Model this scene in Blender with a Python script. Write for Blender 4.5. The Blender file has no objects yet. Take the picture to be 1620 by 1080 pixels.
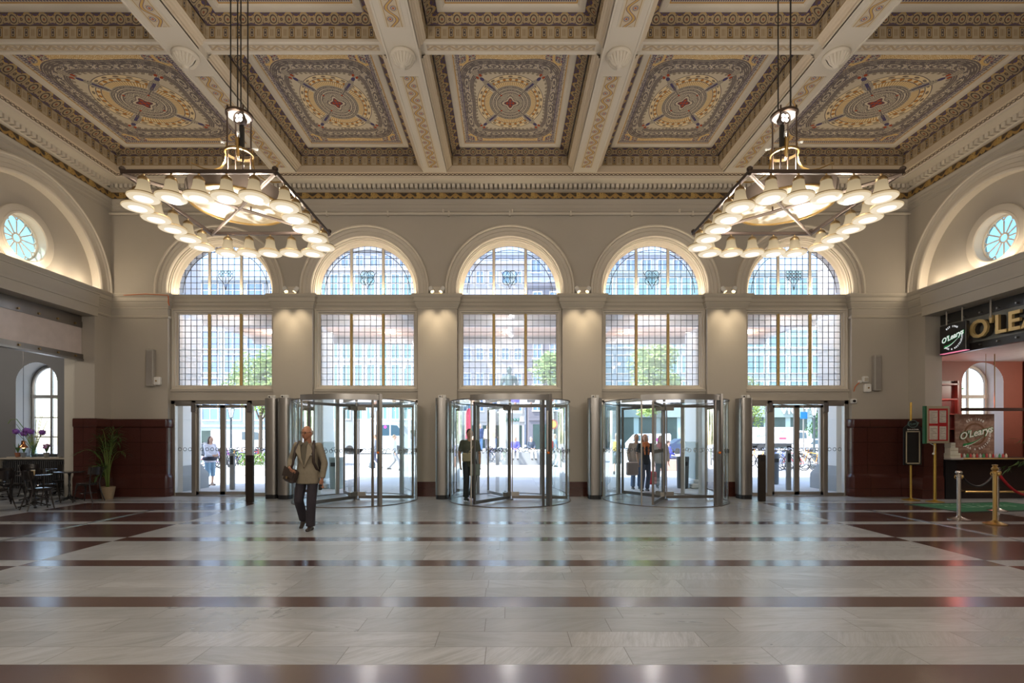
import bpy, bmesh, math, random
from math import pi, sin, cos, sqrt, atan2, radians
from mathutils import Vector, Matrix
R = random.Random(7)
SC = bpy.context.scene
COL = SC.collection

# ------------------------------------------------------------------ camera, sky, sun, exposure
CX = -0.06
cam_d = bpy.data.cameras.new('camera'); cam = bpy.data.objects.new('camera', cam_d); COL.objects.link(cam)
cam.location = (CX, 0, 1.6); cam.rotation_euler = (pi/2, 0, 0)
cam_d.sensor_width = 36; cam_d.lens = 800/1620*36
cam_d.shift_x = 7/1620; cam_d.shift_y = 152/1620
cam_d.clip_end = 400
SC.camera = cam
SC.view_settings.view_transform = 'Standard'; SC.view_settings.look = 'None'
SC.view_settings.gamma = 1; SC.view_settings.use_curve_mapping = False
SC.view_settings.exposure = 0.08
cy = SC.cycles
cy.use_denoising = True
try: cy.denoiser = 'OPENIMAGEDENOISE'
except Exception: pass
cy.max_bounces = 7; cy.diffuse_bounces = 4; cy.glossy_bounces = 4; cy.transmission_bounces = 4
cy.transparent_max_bounces = 28
cy.caustics_reflective = False; cy.caustics_refractive = False
cy.sample_clamp_indirect = 6.0
cy.use_adaptive_sampling = True; cy.adaptive_threshold = 0.02

SUN_DIR = Vector((-0.52, -0.27, 0.81)).normalized()
w = bpy.data.worlds.new('sky'); SC.world = w; w.use_nodes = True
wn = w.node_tree; wn.nodes.clear()
sky = wn.nodes.new('ShaderNodeTexSky'); sky.sky_type = 'NISHITA'; sky.sun_disc = False
sky.sun_elevation = radians(54); sky.sun_rotation = radians(243)
sky.air_density = 1.0; sky.dust_density = 1.5; sky.ozone_density = 1.0
bgn = wn.nodes.new('ShaderNodeBackground'); bgn.inputs[1].default_value = 0.82
won = wn.nodes.new('ShaderNodeOutputWorld')
wn.links.new(sky.outputs[0], bgn.inputs[0]); wn.links.new(bgn.outputs[0], won.inputs[0])

def lamp(name, kind, loc, power, color=(1, .82, .6), size=.1, aim=None, **kw):
    d = bpy.data.lights.new(name, kind); d.energy = power; d.color = color
    if kind == 'AREA':
        d.shape = 'RECTANGLE'; d.size = size; d.size_y = kw.pop('size_y', size)
    elif kind == 'SUN': d.angle = size
    else: d.shadow_soft_size = size
    for k, v in kw.items(): setattr(d, k, v)
    o = bpy.data.objects.new(name, d); COL.objects.link(o); o.location = loc
    if aim is not None:
        o.rotation_euler = (Vector(aim)-Vector(loc)).to_track_quat('-Z', 'Y').to_euler()
    return o
lamp('sun', 'SUN', (0, 0, 40), 10.0, (1, .96, .91), radians(.6), aim=(-SUN_DIR.x, -SUN_DIR.y, 40-SUN_DIR.z))
# unseen fill lamps behind the camera, where further chandeliers presumably hang
WARM = (1.0, .89, .76)
for lx in (-3.88, 3.88):
    for ly, e in ((-1.2, 400), (-8.5, 260)):
        lamp('hall_fill_lamp', 'POINT', (lx, ly, 5.2), e, WARM, .6)

# ------------------------------------------------------------------ node helper
class V:
    def __init__(s, nt, x): s.nt = nt; s.x = x
    def _m(s, op, b=None, c=None):
        n = s.nt.nodes.new('ShaderNodeMath'); n.operation = op
        for i, a in enumerate((s, b, c)):
            if a is None: continue
            if isinstance(a, V): a = a.x
            if isinstance(a, (int, float)): n.inputs[i].default_value = a
            else: s.nt.links.new(a, n.inputs[i])
        return V(s.nt, n.outputs[0])
    def __add__(s, o): return s._m('ADD', o)
    __radd__ = __add__
    def __sub__(s, o): return s._m('SUBTRACT', o)
    def __rsub__(s, o): return V(s.nt, o)._m('SUBTRACT', s)
    def __mul__(s, o): return s._m('MULTIPLY', o)
    __rmul__ = __mul__
    def __truediv__(s, o): return s._m('DIVIDE', o)
    def __neg__(s): return s*-1
    def sin(s): return s._m('SINE')
    def cos(s): return s._m('COSINE')
    def abs(s): return s._m('ABSOLUTE')
    def floor(s): return s._m('FLOOR')
    def fract(s): return s._m('FRACT')
    def sqrt(s): return s._m('SQRT')
    def lt(s, o): return s._m('LESS_THAN', o)
    def gt(s, o): return s._m('GREATER_THAN', o)
    def mn(s, o): return s._m('MINIMUM', o)
    def mx(s, o): return s._m('MAXIMUM', o)
    def pw(s, o): return s._m('POWER', o)
    def band(s, a, b): return s.gt(a)*s.lt(b)
    def near(s, c, w): return (s-c).abs().lt(w)
    def tri(s, p): return (((s*(1.0/p)).fract()-.5).abs())*2      # 0..1 triangle wave
def hyp(a, b): return (a*a+b*b).sqrt()

class Mat:
    def __init__(s, name, color=(.5, .5, .5), rough=.5, metal=0.0, spec=.5, emit=None, estr=0.0):
        s.m = bpy.data.materials.new(name); s.m.use_nodes = True
        s.nt = s.m.node_tree; s.b = s.nt.nodes['Principled BSDF']
        s.b.inputs['Base Color'].default_value = (*color, 1)
        s.b.inputs['Roughness'].default_value = rough
        s.b.inputs['Metallic'].default_value = metal
        s.b.inputs['Specular IOR Level'].default_value = spec
        if emit: s.b.inputs['Emission Color'].default_value = (*emit, 1); s.b.inputs['Emission Strength'].default_value = estr
        s.m.diffuse_color = (*color, 1)
    def node(s, t): return s.nt.nodes.new(t)
    def link(s, a, b): s.nt.links.new(a, b)
    def coords(s, kind='Object', obj=None):
        if kind == 'World':
            g = s.node('ShaderNodeNewGeometry'); src = g.outputs['Position']
        elif kind == 'Normal':
            g = s.node('ShaderNodeNewGeometry'); src = g.outputs['True Normal']
        else:
            t = s.node('ShaderNodeTexCoord'); src = t.outputs[kind]
            if obj: t.object = obj
        q = s.node('ShaderNodeSeparateXYZ'); s.link(src, q.inputs[0])
        return [V(s.nt, q.outputs[i]) for i in range(3)]
    def vec(s, x, y, z=0.0):
        q = s.node('ShaderNodeCombineXYZ')
        for i, a in enumerate((x, y, z)):
            if isinstance(a, V): s.link(a.x, q.inputs[i])
            else: q.inputs[i].default_value = a
        return q.outputs[0]
    def noise(s, v, scale, detail=3, rough=.5, dist=0.0):
        n = s.node('ShaderNodeTexNoise'); n.inputs['Scale'].default_value = scale
        n.inputs['Detail'].default_value = detail; n.inputs['Roughness'].default_value = rough
        n.inputs['Distortion'].default_value = dist
        if v is not None: s.link(v, n.inputs['Vector'])
        return V(s.nt, n.outputs['Fac'])
    def vor(s, v, scale, rand=1.0, feature='F1', dim='2D'):
        n = s.node('ShaderNodeTexVoronoi'); n.voronoi_dimensions = dim; n.feature = feature
        n.inputs['Scale'].default_value = scale; n.inputs['Randomness'].default_value = rand
        s.link(v, n.inputs['Vector'])
        return V(s.nt, n.outputs['Distance']), n.outputs.get('Color')
    def wn(s, v):
        n = s.node('ShaderNodeTexWhiteNoise'); n.noise_dimensions = '3D'; s.link(v, n.inputs['Vector'])
        return V(s.nt, n.outputs['Value'])
    def mix(s, f, a, b):
        n = s.node('ShaderNodeMix'); n.data_type = 'RGBA'
        if isinstance(f, V): s.link(f.x, n.inputs[0])
        else: n.inputs[0].default_value = f
        for k, c in ((6, a), (7, b)):
            if isinstance(c, tuple): n.inputs[k].default_value = (*c, 1)
            else: s.link(c, n.inputs[k])
        return n.outputs[2]
    def layers(s, base, *ls):
        c = base
        for f, col in ls: c = s.mix(f, c, col)
        s.link(c, s.b.inputs['Base Color']); return c
    def val(s, name, v): s.link(v.x, s.b.inputs[name])
    def bump(s, h, strength=.3, dist=.01):
        n = s.node('ShaderNodeBump'); n.inputs['Strength'].default_value = strength; n.inputs['Distance'].default_value = dist
        s.link(h.x, n.inputs['Height']); s.link(n.outputs[0], s.b.inputs['Normal'])
_plain = {}
def plain(name, color, rough=.5, metal=0.0, spec=.5, emit=None, estr=0.0, var=.12, scale=6.0):
    if name in _plain: return _plain[name]
    m = Mat(name, color, rough, metal, spec, emit, estr)
    if var and not estr:
        n = m.noise(m.node('ShaderNodeTexCoord').outputs['Object'], scale, 4)
        dk = tuple(c*(1-var) for c in color); lt = tuple(min(1, c*(1+var)) for c in color)
        m.layers(m.mix(n, dk, lt))
    _plain[name] = m.m
    return m.m

# ------------------------------------------------------------------ mesh helper
class MB:
    def __init__(s, T=None): s.v = []; s.f = []; s.T = T
    def add(s, vs, fs):
        o = len(s.v)
        if s.T: vs = [s.T(*p) for p in vs]
        s.v += [tuple(p) for p in vs]; s.f += [tuple(i+o for i in f) for f in fs]
        return s
    def box(s, x0, x1, y0, y1, z0, z1):
        return s.add([(x0,y0,z0),(x1,y0,z0),(x1,y1,z0),(x0,y1,z0),(x0,y0,z1),(x1,y0,z1),(x1,y1,z1),(x0,y1,z1)],
              [(0,3,2,1),(4,5,6,7),(0,1,5,4),(1,2,6,5),(2,3,7,6),(3,0,4,7)])
    def cbox(s, x0, x1, y0, y1, z0, z1, c=.01):          # box with chamfered edges
        pts = []
        for z, k in ((z0, 1), (z0+c, 0), (z1-c, 0), (z1, 1)):
            d = c if k else 0
            x_, X, y_, Y = x0+d, x1-d, y0+d, y1-d
            e = c
            pts += [(x_+e,y_,z),(X-e,y_,z),(X,y_+e,z),(X,Y-e,z),(X-e,Y,z),(x_+e,Y,z),(x_,Y-e,z),(x_,y_+e,z)]
        fs = [tuple(reversed(range(8))), tuple(range(24, 32))]
        for r in range(3):
            for i in range(8):
                j = (i+1) % 8
                fs.append((r*8+i, r*8+j, r*8+8+j, r*8+8+i))
        return s.add(pts, fs)
    def quad(s, a, b, c, d): return s.add([a, b, c, d], [(0, 1, 2, 3)])
    def poly(s, pts): return s.add(pts, [tuple(range(len(pts)))])
    def obox(s, c, dx, dy, dz, rot=None):
        M = Matrix.Translation(c) @ (rot.to_4x4() if rot else Matrix())
        vs = [M @ Vector((sx*dx/2, sy*dy/2, sz*dz/2)) for sz in (-1, 1) for sx, sy in ((-1,-1),(1,-1),(1,1),(-1,1))]
        return s.add([tuple(v) for v in vs], [(0,3,2,1),(4,5,6,7),(0,1,5,4),(1,2,6,5),(2,3,7,6),(3,0,4,7)])
    def tube(s, pts, r, n=8, closed=False, cap=True, flat=1.0, up=None):
        pts = [Vector(p) for p in pts]; m = len(pts)
        rs = r if isinstance(r, (list, tuple)) else [r]*m
        prev = None; rings = []
        for i, p in enumerate(pts):
            if closed: t = pts[(i+1) % m]-pts[i-1]
            else: t = pts[min(i+1, m-1)]-pts[max(i-1, 0)]
            if t.length < 1e-9: t = Vector((0, 0, 1))
            t.normalize()
            if prev is None:
                u = Vector(up) if up else (Vector((0, 0, 1)) if abs(t.z) < .9 else Vector((1, 0, 0)))
                a = t.cross(u).normalized()
            else:
                a = prev-t*prev.dot(t)
                a = a.normalized() if a.length > 1e-6 else t.orthogonal().normalized()
            prev = a; b = t.cross(a)
            rings.append([tuple(p+a*(rs[i]*cos(2*pi*k/n))+b*(rs[i]*flat*sin(2*pi*k/n))) for k in range(n)])
        vs = [q for g in rings for q in g]; fs = []
        for i in range(m if closed else m-1):
            j = (i+1) % m
            for k in range(n):
                l = (k+1) % n
                fs.append((i*n+k, i*n+l, j*n+l, j*n+k))
        if cap and not closed: fs += [tuple(reversed(range(n))), tuple(range((m-1)*n, m*n))]
        return s.add(vs, fs)
    def cyl(s, p0, p1, r, n=16, r1=None): return s.tube([p0, p1], [r, r if r1 is None else r1], n)
    def lathe(s, prof, o=(0, 0, 0), n=24, rot=None, a0=0, a1=2*pi, cap=True):
        full = abs(a1-a0-2*pi) < 1e-6; k = n if full else n+1
        vs = []
        for r, z in prof:
            for i in range(k):
                a = a0+(a1-a0)*i/n
                p = Vector((r*cos(a), r*sin(a), z))
                if rot: p = rot @ p
                vs.append((p.x+o[0], p.y+o[1], p.z+o[2]))
        fs = []
        for j in range(len(prof)-1):
            for i in range(n):
                l = (i+1) % k if full else i+1
                fs.append((j*k+i, j*k+l, j*k+k+l, j*k+k+i))
        if full and cap:
            if prof[0][0] > 1e-4: fs.append(tuple(reversed(range(k))))
            if prof[-1][0] > 1e-4: fs.append(tuple(range((len(prof)-1)*k, len(prof)*k)))
        return s.add(vs, fs)
    def ell(s, c, rx, ry, rz, n=14, m=9, rot=None):
        vs = []; 
        for j in range(m+1):
            ph = -pi/2+pi*j/m
            for i in range(n):
                a = 2*pi*i/n
                p = Vector((rx*cos(ph)*cos(a), ry*cos(ph)*sin(a), rz*sin(ph)))
                if rot: p = rot @ p
                vs.append((p.x+c[0], p.y+c[1], p.z+c[2]))
        fs = [(j*n+i, j*n+(i+1) % n, j*n+n+(i+1) % n, j*n+n+i) for j in range(m) for i in range(n)]
        return s.add(vs, fs)
    def prism(s, pts, a, b, axis='y'):                   # closed outline extruded along an axis from a to b
        def P(u, v, t): return (u, t, v) if axis == 'y' else ((t, u, v) if axis == 'x' else (u, v, t))
        n = len(pts)
        vs = [P(u, v, a) for u, v in pts]+[P(u, v, b) for u, v in pts]
        fs = [tuple(range(n)), tuple(reversed(range(n, 2*n)))]+[(i, i+n, (i+1) % n+n, (i+1) % n) for i in range(n)]
        return s.add(vs, fs)
    def strip(s, prof, path):                            # prof point -> position through each path function
        k = len(prof); vs = [f(*q) for f in path for q in prof]; fs = []
        for j in range(len(path)-1):
            for i in range(k-1): fs.append((j*k+i, j*k+i+1, j*k+k+i+1, j*k+k+i))
        return s.add(vs, fs)
    def grid(s, fn, nu, nv):
        vs = [fn(i/nu, j/nv) for j in range(nv+1) for i in range(nu+1)]
        return s.add(vs, [(j*(nu+1)+i, j*(nu+1)+i+1, (j+1)*(nu+1)+i+1, (j+1)*(nu+1)+i) for j in range(nv) for i in range(nu)])
    def make(s, name, mat, parent=None, smooth=0, loc=None, rot=None, weld=True, label=None):
        me = bpy.data.meshes.new(name)
        bm = bmesh.new()
        vv = [bm.verts.new(p) for p in s.v]
        for f in s.f:
            try: bm.faces.new([vv[i] for i in f])
            except ValueError: pass
        if weld: bmesh.ops.remove_doubles(bm, verts=bm.verts, dist=1e-5)
        bmesh.ops.recalc_face_normals(bm, faces=bm.faces)
        bm.to_mesh(me); bm.free()
        for m in (mat if isinstance(mat, (list, tuple)) else [mat]):
            if m is not None: me.materials.append(m.m if isinstance(m, Mat) else m)
        if smooth:
            me.polygons.foreach_set('use_smooth', [True]*len(me.polygons))
            if smooth != 1: me.set_sharp_from_angle(angle=radians(smooth))
        o = bpy.data.objects.new(name, me); COL.objects.link(o)
        if parent: o.parent = parent
        if loc: o.location = loc
        if rot: o.rotation_euler = rot
        if label: o['label'] = label
        return o
def struct(o): o['kind'] = 'structure'; return o
def empty(name, loc=(0, 0, 0), rz=0.0, parent=None):
    o = bpy.data.objects.new(name, None); COL.objects.link(o); o.location = loc; o.rotation_euler = (0, 0, rz)
    o.empty_display_size = .2
    if parent: o.parent = parent
    return o
def tag(o, label, cat, group=None, kind=None):
    if label: o['label'] = label
    if cat: o['category'] = cat
    if group: o['group'] = group
    if kind: o['kind'] = kind
    return o
def thing(name, label, cat, loc=(0, 0, 0), rz=0.0, group=None):
    return tag(empty(name, loc, rz), label, cat, group)
_kids = {}
def kids(o): return [c for c in COL.objects if c.parent == o]
def dup(o, loc=None, rz=None, label=None, group=None, scale=None):
    def cp(x, par):
        c = x.copy(); COL.objects.link(c)
        if par: c.parent = par
        for k in kids(x): cp(k, c)
        return c
    c = cp(o, None)
    if loc is not None: c.location = loc
    if rz is not None: c.rotation_euler = (0, 0, rz)
    if scale is not None: c.scale = (scale,)*3
    if label: c['label'] = label
    if group: c['group'] = group
    return c
def text(s, size, mat, depth=.01, parent=None, name='lettering', loc=(0, 0, 0), rot=(pi/2, 0, 0), shear=0.0, bold=0.0, align='CENTER', space=1.0):
    c = bpy.data.curves.new(name, 'FONT'); c.body = s; c.size = size; c.extrude = depth; c.shear = shear; c.offset = bold
    c.align_x = align; c.align_y = 'CENTER'; c.space_character = space; c.resolution_u = 3
    c.materials.append(mat.m if isinstance(mat, Mat) else mat)
    tmp = bpy.data.objects.new('tmp', c); COL.objects.link(tmp)
    me = bpy.data.meshes.new_from_object(tmp.evaluated_get(bpy.context.evaluated_depsgraph_get())); me.name = name
    bpy.data.objects.remove(tmp, do_unlink=True)
    o = bpy.data.objects.new(name, me); COL.objects.link(o); o.location = loc; o.rotation_euler = rot
    if parent: o.parent = parent
    return o
def at(px, py, Y): return Vector((CX+(px-803)/800*Y, Y, 1.6-(py-692)/800*Y))
def gy(py): return 1280/(py-692)                          # distance of a floor point seen at row py
# ------------------------------------------------------------------ materials of the hall
def wallpaint(name, col):
    m = Mat(name, col, .75, 0, .25)
    x, y, z = m.coords('World'); p = m.vec(x, y, z)
    n = m.noise(p, .9, 5, .6); n2 = m.noise(p, 14, 3)
    m.layers(m.mix(n, tuple(c*.93 for c in col), tuple(c*1.06 for c in col)))
    m.bump(n2, .12, .01); return m.m
M_wall = wallpaint('wall_paint', (.475, .44, .385))
M_trim = wallpaint('trim_paint', (.65, .60, .52))
M_ceil = wallpaint('ceiling_paint', (.62, .53, .41))
M_capital = wallpaint('band_paint', (.52, .48, .41))
M_cafe = wallpaint('cafe_grey_paint', (.20, .205, .215))
M_white = wallpaint('white_paint', (.80, .80, .78))
M_jamb = wallpaint('jamb_paint', (.60, .57, .50))
def redstone():
    m = Mat('red_granite', (.09, .03, .025), .18, 0, .5)
    x, y, z = m.coords('World')
    n = m.noise(m.vec(x, y, z), 60, 4, .7); n2 = m.noise(m.vec(x, y, z), 2.2, 4)
    u = x+y
    jx = (u*(1/.82)).fract().near(.5, .004); jz = (z*(1/.62)+.13).fract().near(.5, .005)
    m.layers(m.mix(n, (.045, .014, .012), (.13, .045, .034)), (n2*.35, (.035, .012, .012)), (jx.mx(jz), (.02, .008, .008)))
    return m.m
M_red = redstone()
def steel(name='brushed_steel', col=(.36, .35, .34), r=.36):
    m = Mat(name, col, r, 1.0)
    x, y, z = m.coords('World')
    n = m.noise(m.vec(x*60, y*60, z*1.5), 3, 3); m.val('Roughness', n*.22+(r-.1)); return m.m
M_steel = steel(); M_dsteel = steel('dark_bronze_steel', (.27, .25, .235), .35)
M_alu = steel('aluminium_frame', (.46, .44, .41), .38)
M_black = plain('black_metal', (.015, .015, .016), .35, 0, .5)
M_brass = plain('brass', (.62, .42, .16), .3, 1.0, var=.08)
M_brassd = plain('aged_brass', (.42, .30, .15), .42, 1.0, var=.08)
M_bronze = plain('bronze_bar', (.11, .08, .065), .38, .8)
def glassmat(name, tint=(.93, .97, .95), f0=.03, rough=.0, refl=1.0):
    m = Mat(name); nt = m.nt; nt.nodes.remove(m.b)
    t = m.node('ShaderNodeBsdfTransparent'); t.inputs[0].default_value = (*tint, 1)
    g = m.node('ShaderNodeBsdfGlossy'); g.inputs['Roughness'].default_value = rough
    g.inputs[0].default_value = (refl, refl, refl, 1)
    lw = m.node('ShaderNodeFresnel'); lw.inputs[0].default_value = 1.45
    mx = m.node('ShaderNodeMixShader'); out = nt.nodes['Material Output']
    m.link((V(nt, lw.outputs[0])*.5).x, mx.inputs[0]); m.link(t.outputs[0], mx.inputs[1]); m.link(g.outputs[0], mx.inputs[2])
    m.link(mx.outputs[0], out.inputs[0]); m.t = t; return m
M_glass = glassmat('door_glass', (.97, .99, .985)).m
M_curve = glassmat('curved_glass', (.90, .965, .945)).m
def leadedglass():
    m = glassmat('leaded_pane_glass', (.9, .93, .95))
    x, y, z = m.coords('Object')
    cell = m.wn(m.vec((x*(1/.1587)).floor(), (z*(1/.1683)).floor(), 1.0))
    wob = m.noise(m.vec(x, z, 0.0), 9, 3)
    c1 = m.mix(cell, (.80, .86, .95), (.95, .90, .88))
    c2 = m.mix((wob-.42)*2.2, c1, (.97, .98, 1.0))
    m.link(c2, m.t.inputs[0])
    tr = m.node('ShaderNodeBsdfTranslucent'); tr.inputs[0].default_value = (.9, .92, .95, 1)
    ms = m.node('ShaderNodeMixShader'); ms.inputs[0].default_value = .28
    out = m.nt.nodes['Material Output']; prev = out.inputs[0].links[0].from_socket
    m.link(prev, ms.inputs[1]); m.link(tr.outputs[0], ms.inputs[2]); m.link(ms.outputs[0], out.inputs[0])
    return m.m
M_lead_glass = leadedglass()
M_lead = plain('lead_came', (.05, .05, .052), .5, .3)
M_teal = glassmat('teal_glass', (.78, .93, .92)).m
M_gold = plain('gilt_mullion', (.60, .42, .16), .45, .2)

# ------------------------------------------------------------------ floor
def floor_mat():
    m = Mat('banded_marble', (.5, .5, .5), .16, 0, .5)
    x, y, z = m.coords('World')
    p = .304
    ry = (y-3.261)*(1/p); row = ry.floor(); fy = ry.fract()
    k5 = (row*(1/5.0)+.01).fract().lt(.15)                       # every fifth course is a stripe
    off = m.wn(m.vec(row, 3.0, 1.0))
    sx = (x*(1/1.05))+off*2.3; col = sx.floor(); fx = sx.fract()
    rnd = m.wn(m.vec(col, row, 7.0)); rnd2 = m.wn(m.vec(col, row, 19.0))
    # veins run obliquely and change slab by slab
    ang = rnd2*1.6-.3
    vx = x*ang.cos()+y*ang.sin(); vy = y*ang.cos()-x*ang.sin()
    vein = m.noise(m.vec(vx*1.2+rnd*9, vy*7.0, rnd*30), 1.5, 7, .66, .6)
    vein2 = m.noise(m.vec(vx*1.0, vy*16.0+rnd*5, rnd*11), 2.0, 5, .6, .9)
    cloud = m.noise(m.vec(x, y, rnd*7), 1.1, 4)
    speck = m.noise(m.vec(x, y, 0.0), 70, 3, .7)
    side = x.abs().gt(6.17)
    k5 = k5*(1-(1-side)*y.gt(10.3))
    redf = side+k5-side*k5*2.0                                    # stripes swap colour in the side fields
    edge = y.gt(12.78)+x.abs().gt(10.35)*(1-0)
    redf = redf*(1-edge.mn(1.0))
    redf = redf*(1-x.abs().near(6.17, .0))
    wh = m.mix(rnd, (.33, .35, .37), (.50, .52, .545))
    wh = m.mix(((vein-.46)*3.4).mx(0.0).mn(1.0), wh, (.27, .285, .295))
    wh = m.mix((1-(vein2-.5).abs()*14).mx(0.0)*.38, wh, (.27, .28, .275))
    wh = m.mix((cloud-.45).mx(0.0)*.8, wh, (.47, .47, .475))
    rd = m.mix(rnd, (.065, .032, .030), (.10, .052, .046))
    rd = m.mix((speck-.45).mx(0.0)*1.6, rd, (.15, .10, .092))
    rd = m.mix(((vein-.55)*2.5).mx(0.0).mn(.5), rd, (.07, .028, .024))
    jt = (fx.lt(.0035)+fx.gt(.9975)+fy.lt(.011)+fy.gt(.992)).mn(1.0)
    m.layers(m.mix(redf, wh, rd), (jt*.75, (.11, .095, .085)))
    wear = m.noise(m.vec(x, y, 2.0), .7, 5, .6)
    m.val('Roughness', (wear*.14+.20+redf*-.10+(vein*.05)))
    m.val('IOR', redf*.75+1.52)
    m.bump(m.noise(m.vec(x, y, 1.0), 5, 2)*.6-jt*.25+rnd*.25, .07, .01)
    return m.m
M_floor = floor_mat()
fl = MB().box(-22, 22, -13, 14.35, -.2, 0).make('floor', M_floor); struct(fl)

# metal guiding strips set in the side fields
M_strip = plain('strip_metal', (.62, .60, .60), .25, .9)
for sgn, nm in ((-1, 'trim_1'), (1, 'trim_2')):
    t = empty(nm); struct(t); b = MB()
    y = 2.6
    while y < 10.9:
        L = .62
        for d in (-.045, 0, .045):
            b.box(sgn*7.9+d-.012, sgn*7.9+d+.012, y, y+L*.93, .0, .003)
        y += L
    p0 = Vector((sgn*7.9, 11.0, 0)); p1 = Vector((sgn*6.5, 12.45, 0)); n = 9
    for i in range(n):
        a = p0.lerp(p1, i/n); c = p0.lerp(p1, (i+.8)/n)
        b.tube([a+Vector((0, 0, .002)), c+Vector((0, 0, .002))], .02, 4, flat=.12)
    b.make('tactile_strip', M_strip, t)

# ------------------------------------------------------------------ far wall with five bays
WY = 13.76; HW = 10.84
BAYS = [-7.87, -3.94, 0.0, 3.94, 7.87]
def TF(u, d, z): return (u, WY-d, z)
ZA = 5.608            # arch centre height
RO = 1.435            # opening radius
def arc(r, n=28, zc=ZA, xc=0.0, a0=0.0, a1=pi): return [(xc+r*cos(a0+(a1-a0)*i/n), zc+r*sin(a0+(a1-a0)*i/n)) for i in range(n+1)]
def arch_face(b, xc, r, zc, x0, x1, z1, d, zb=None, n=28):
    """flat face at depth d between the arch curve and the rectangle x0..x1 up to z1; sides run down to zb"""
    zb = zc if zb is None else zb
    inner = arc(r, n, zc, xc); outer = []
    for i in range(n+1):
        a = pi*i/n; cx, cz = cos(a), sin(a)
        tx = ((x1-xc) if cx > 0 else (x0-xc))/cx if abs(cx) > 1e-6 else 1e9
        tz = (z1-zc)/cz if cz > 1e-6 else 1e9
        t = min(abs(tx), tz); outer.append((xc+cx*t, zc+cz*t))
    # corners must be hit exactly
    for cxn in (x0, x1):
        k = min(range(n+1), key=lambda i: (outer[i][0]-cxn)**2+(outer[i][1]-z1)**2); outer[k] = (cxn, z1)
    for i in range(n):
        b.quad((inner[i][0], d, inner[i][1]), (outer[i][0], d, outer[i][1]), (outer[i+1][0], d, outer[i+1][1]), (inner[i+1][0], d, inner[i+1][1]))
    if zb < zc:
        for s, xe in ((1, x1), (-1, x0)):
            b.quad((xc+s*r, d, zc), (xe, d, zc), (xe, d, zb), (xc+s*r, d, zb))
def arch_reveal(b, xc, prof, zc, zb, n=28):
    """prof = [(radius, depth)], swept round the arch and straight down to zb"""
    pts = [(cos(pi*i/n), sin(pi*i/n)) for i in range(n+1)]
    path = [(lambda r, d, s=1: (xc+r, d, zb))]
    for c, q in pts: path.append(lambda r, d, c=c, q=q: (xc+r*c, d, zc+r*q))
    path.append(lambda r, d: (xc-r, d, zb))
    b.strip(prof, path)
ZS = 5.49             # top of the entablature band
wf = empty('wall_far'); struct(wf)
b = MB(TF)
edges = [-HW-.6]+[(BAYS[i]+BAYS[i+1])/2 for i in range(4)]+[HW+.6]
for i, xc in enumerate(BAYS):
    arch_face(b, xc, RO, ZA, edges[i], edges[i+1], 9.2, 0, ZS)
    arch_reveal(b, xc, [(RO, 0), (RO, -.64)], ZA, ZS)
    arch_face(b, xc, RO, ZA, edges[i], edges[i+1], 9.6, -.64, ZS)
    b.quad((xc-RO, 0, ZS), (xc+RO, 0, ZS), (xc+RO, -.64, ZS), (xc-RO, -.64, ZS))
b.make('upper_wall', M_wall, wf, 30)
b = MB(TF)                                                      # piers below the arches
for x0, x1 in [(-HW-.6, BAYS[0]-RO)]+[(BAYS[i]+RO, BAYS[i+1]-RO) for i in range(4)]+[(BAYS[4]+RO, HW+.6)]:
    b.box(x0, x1, -.64, 0, 0, ZS)
b.make('pier', M_wall, wf)
b = MB(TF)                                                      # unseen roof edge over the entrance front, height set for the forecourt shade
b.box(-22, 22, -.64, -.5, 9.2, 10.0)
b.make('shade_parapet', M_white, wf)
# archivolts and capital band
arcp = [(RO, .0), (RO, .05), (RO+.02, .07), (RO+.05, .07), (RO+.06, .05), (RO+.075, .05), (RO+.08, .02), (RO+.155, .03), (RO+.16, .05), (RO+.172, .05), (RO+.178, .03), (RO+.25, .035), (RO+.255, .09), (RO+.27, .115), (RO+.30, .12), (RO+.318, .105), (RO+.325, .0)]
for i, xc in enumerate(BAYS):
    b = MB(TF); arch_reveal(b, xc, arcp, ZA, ZS, 36); b.make('archivolt', M_trim, wf, 35)
capp = [(0, 5.10), (.018, 5.11), (.018, 5.14), (.03, 5.15), (.045, 5.19), (.075, 5.24), (.075, 5.27), (.10, 5.29), (.10, 5.385), (.13, 5.41), (.15, 5.45), (.15, 5.48), (.135, 5.49), (0, 5.495)]
def band_run(x0, x1, ret0=True, ret1=True, prof=capp):
    b = MB(TF); path = []
    if ret0: path += [lambda d, z: (x0-d, -.16, z)]
    path += [(lambda d, z: (x0-(d if ret0 else 0), d, z)), (lambda d, z: (x1+(d if ret1 else 0), d, z))]
    if ret1: path += [lambda d, z: (x1+d, -.16, z)]
    b.strip(prof, path); return b
for i in range(4):
    band_run(BAYS[i]+RO, BAYS[i+1]-RO).make('pier_capital', M_capital, wf, 30)
band_run(-HW+.0, BAYS[0]-RO, False).make('pier_capital', M_capital, wf, 30)
band_run(BAYS[4]+RO, HW, True, False).make('pier_capital', M_capital, wf, 30)
fil = [(0, 4.84), (.02, 4.85), (.03, 4.88), (.02, 4.91), (0, 4.92)]
band_run(-HW, BAYS[0]-RO, False, True, fil).make('fillet', M_capital, wf, 30)
band_run(BAYS[4]+RO, HW, True, False, fil).make('fillet', M_capital, wf, 30)
b = MB(TF)                                                      # red granite plinths
for i in range(4): b.box(BAYS[i]+RO-.01, BAYS[i+1]-RO+.01, -.3, .02, 0, .40)
b.make('plinth', M_red, wf)
ZW = 2.10
def wains(b, path):
    b.strip([(.0, ZW+.01), (.10, ZW), (.115, ZW-.03), (.115, ZW-.19), (.10, ZW-.22), (.07, ZW-.235), (.07, .62), (.08, .60), (.11, .56), (.125, .5), (.125, 0)], path)
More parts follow.
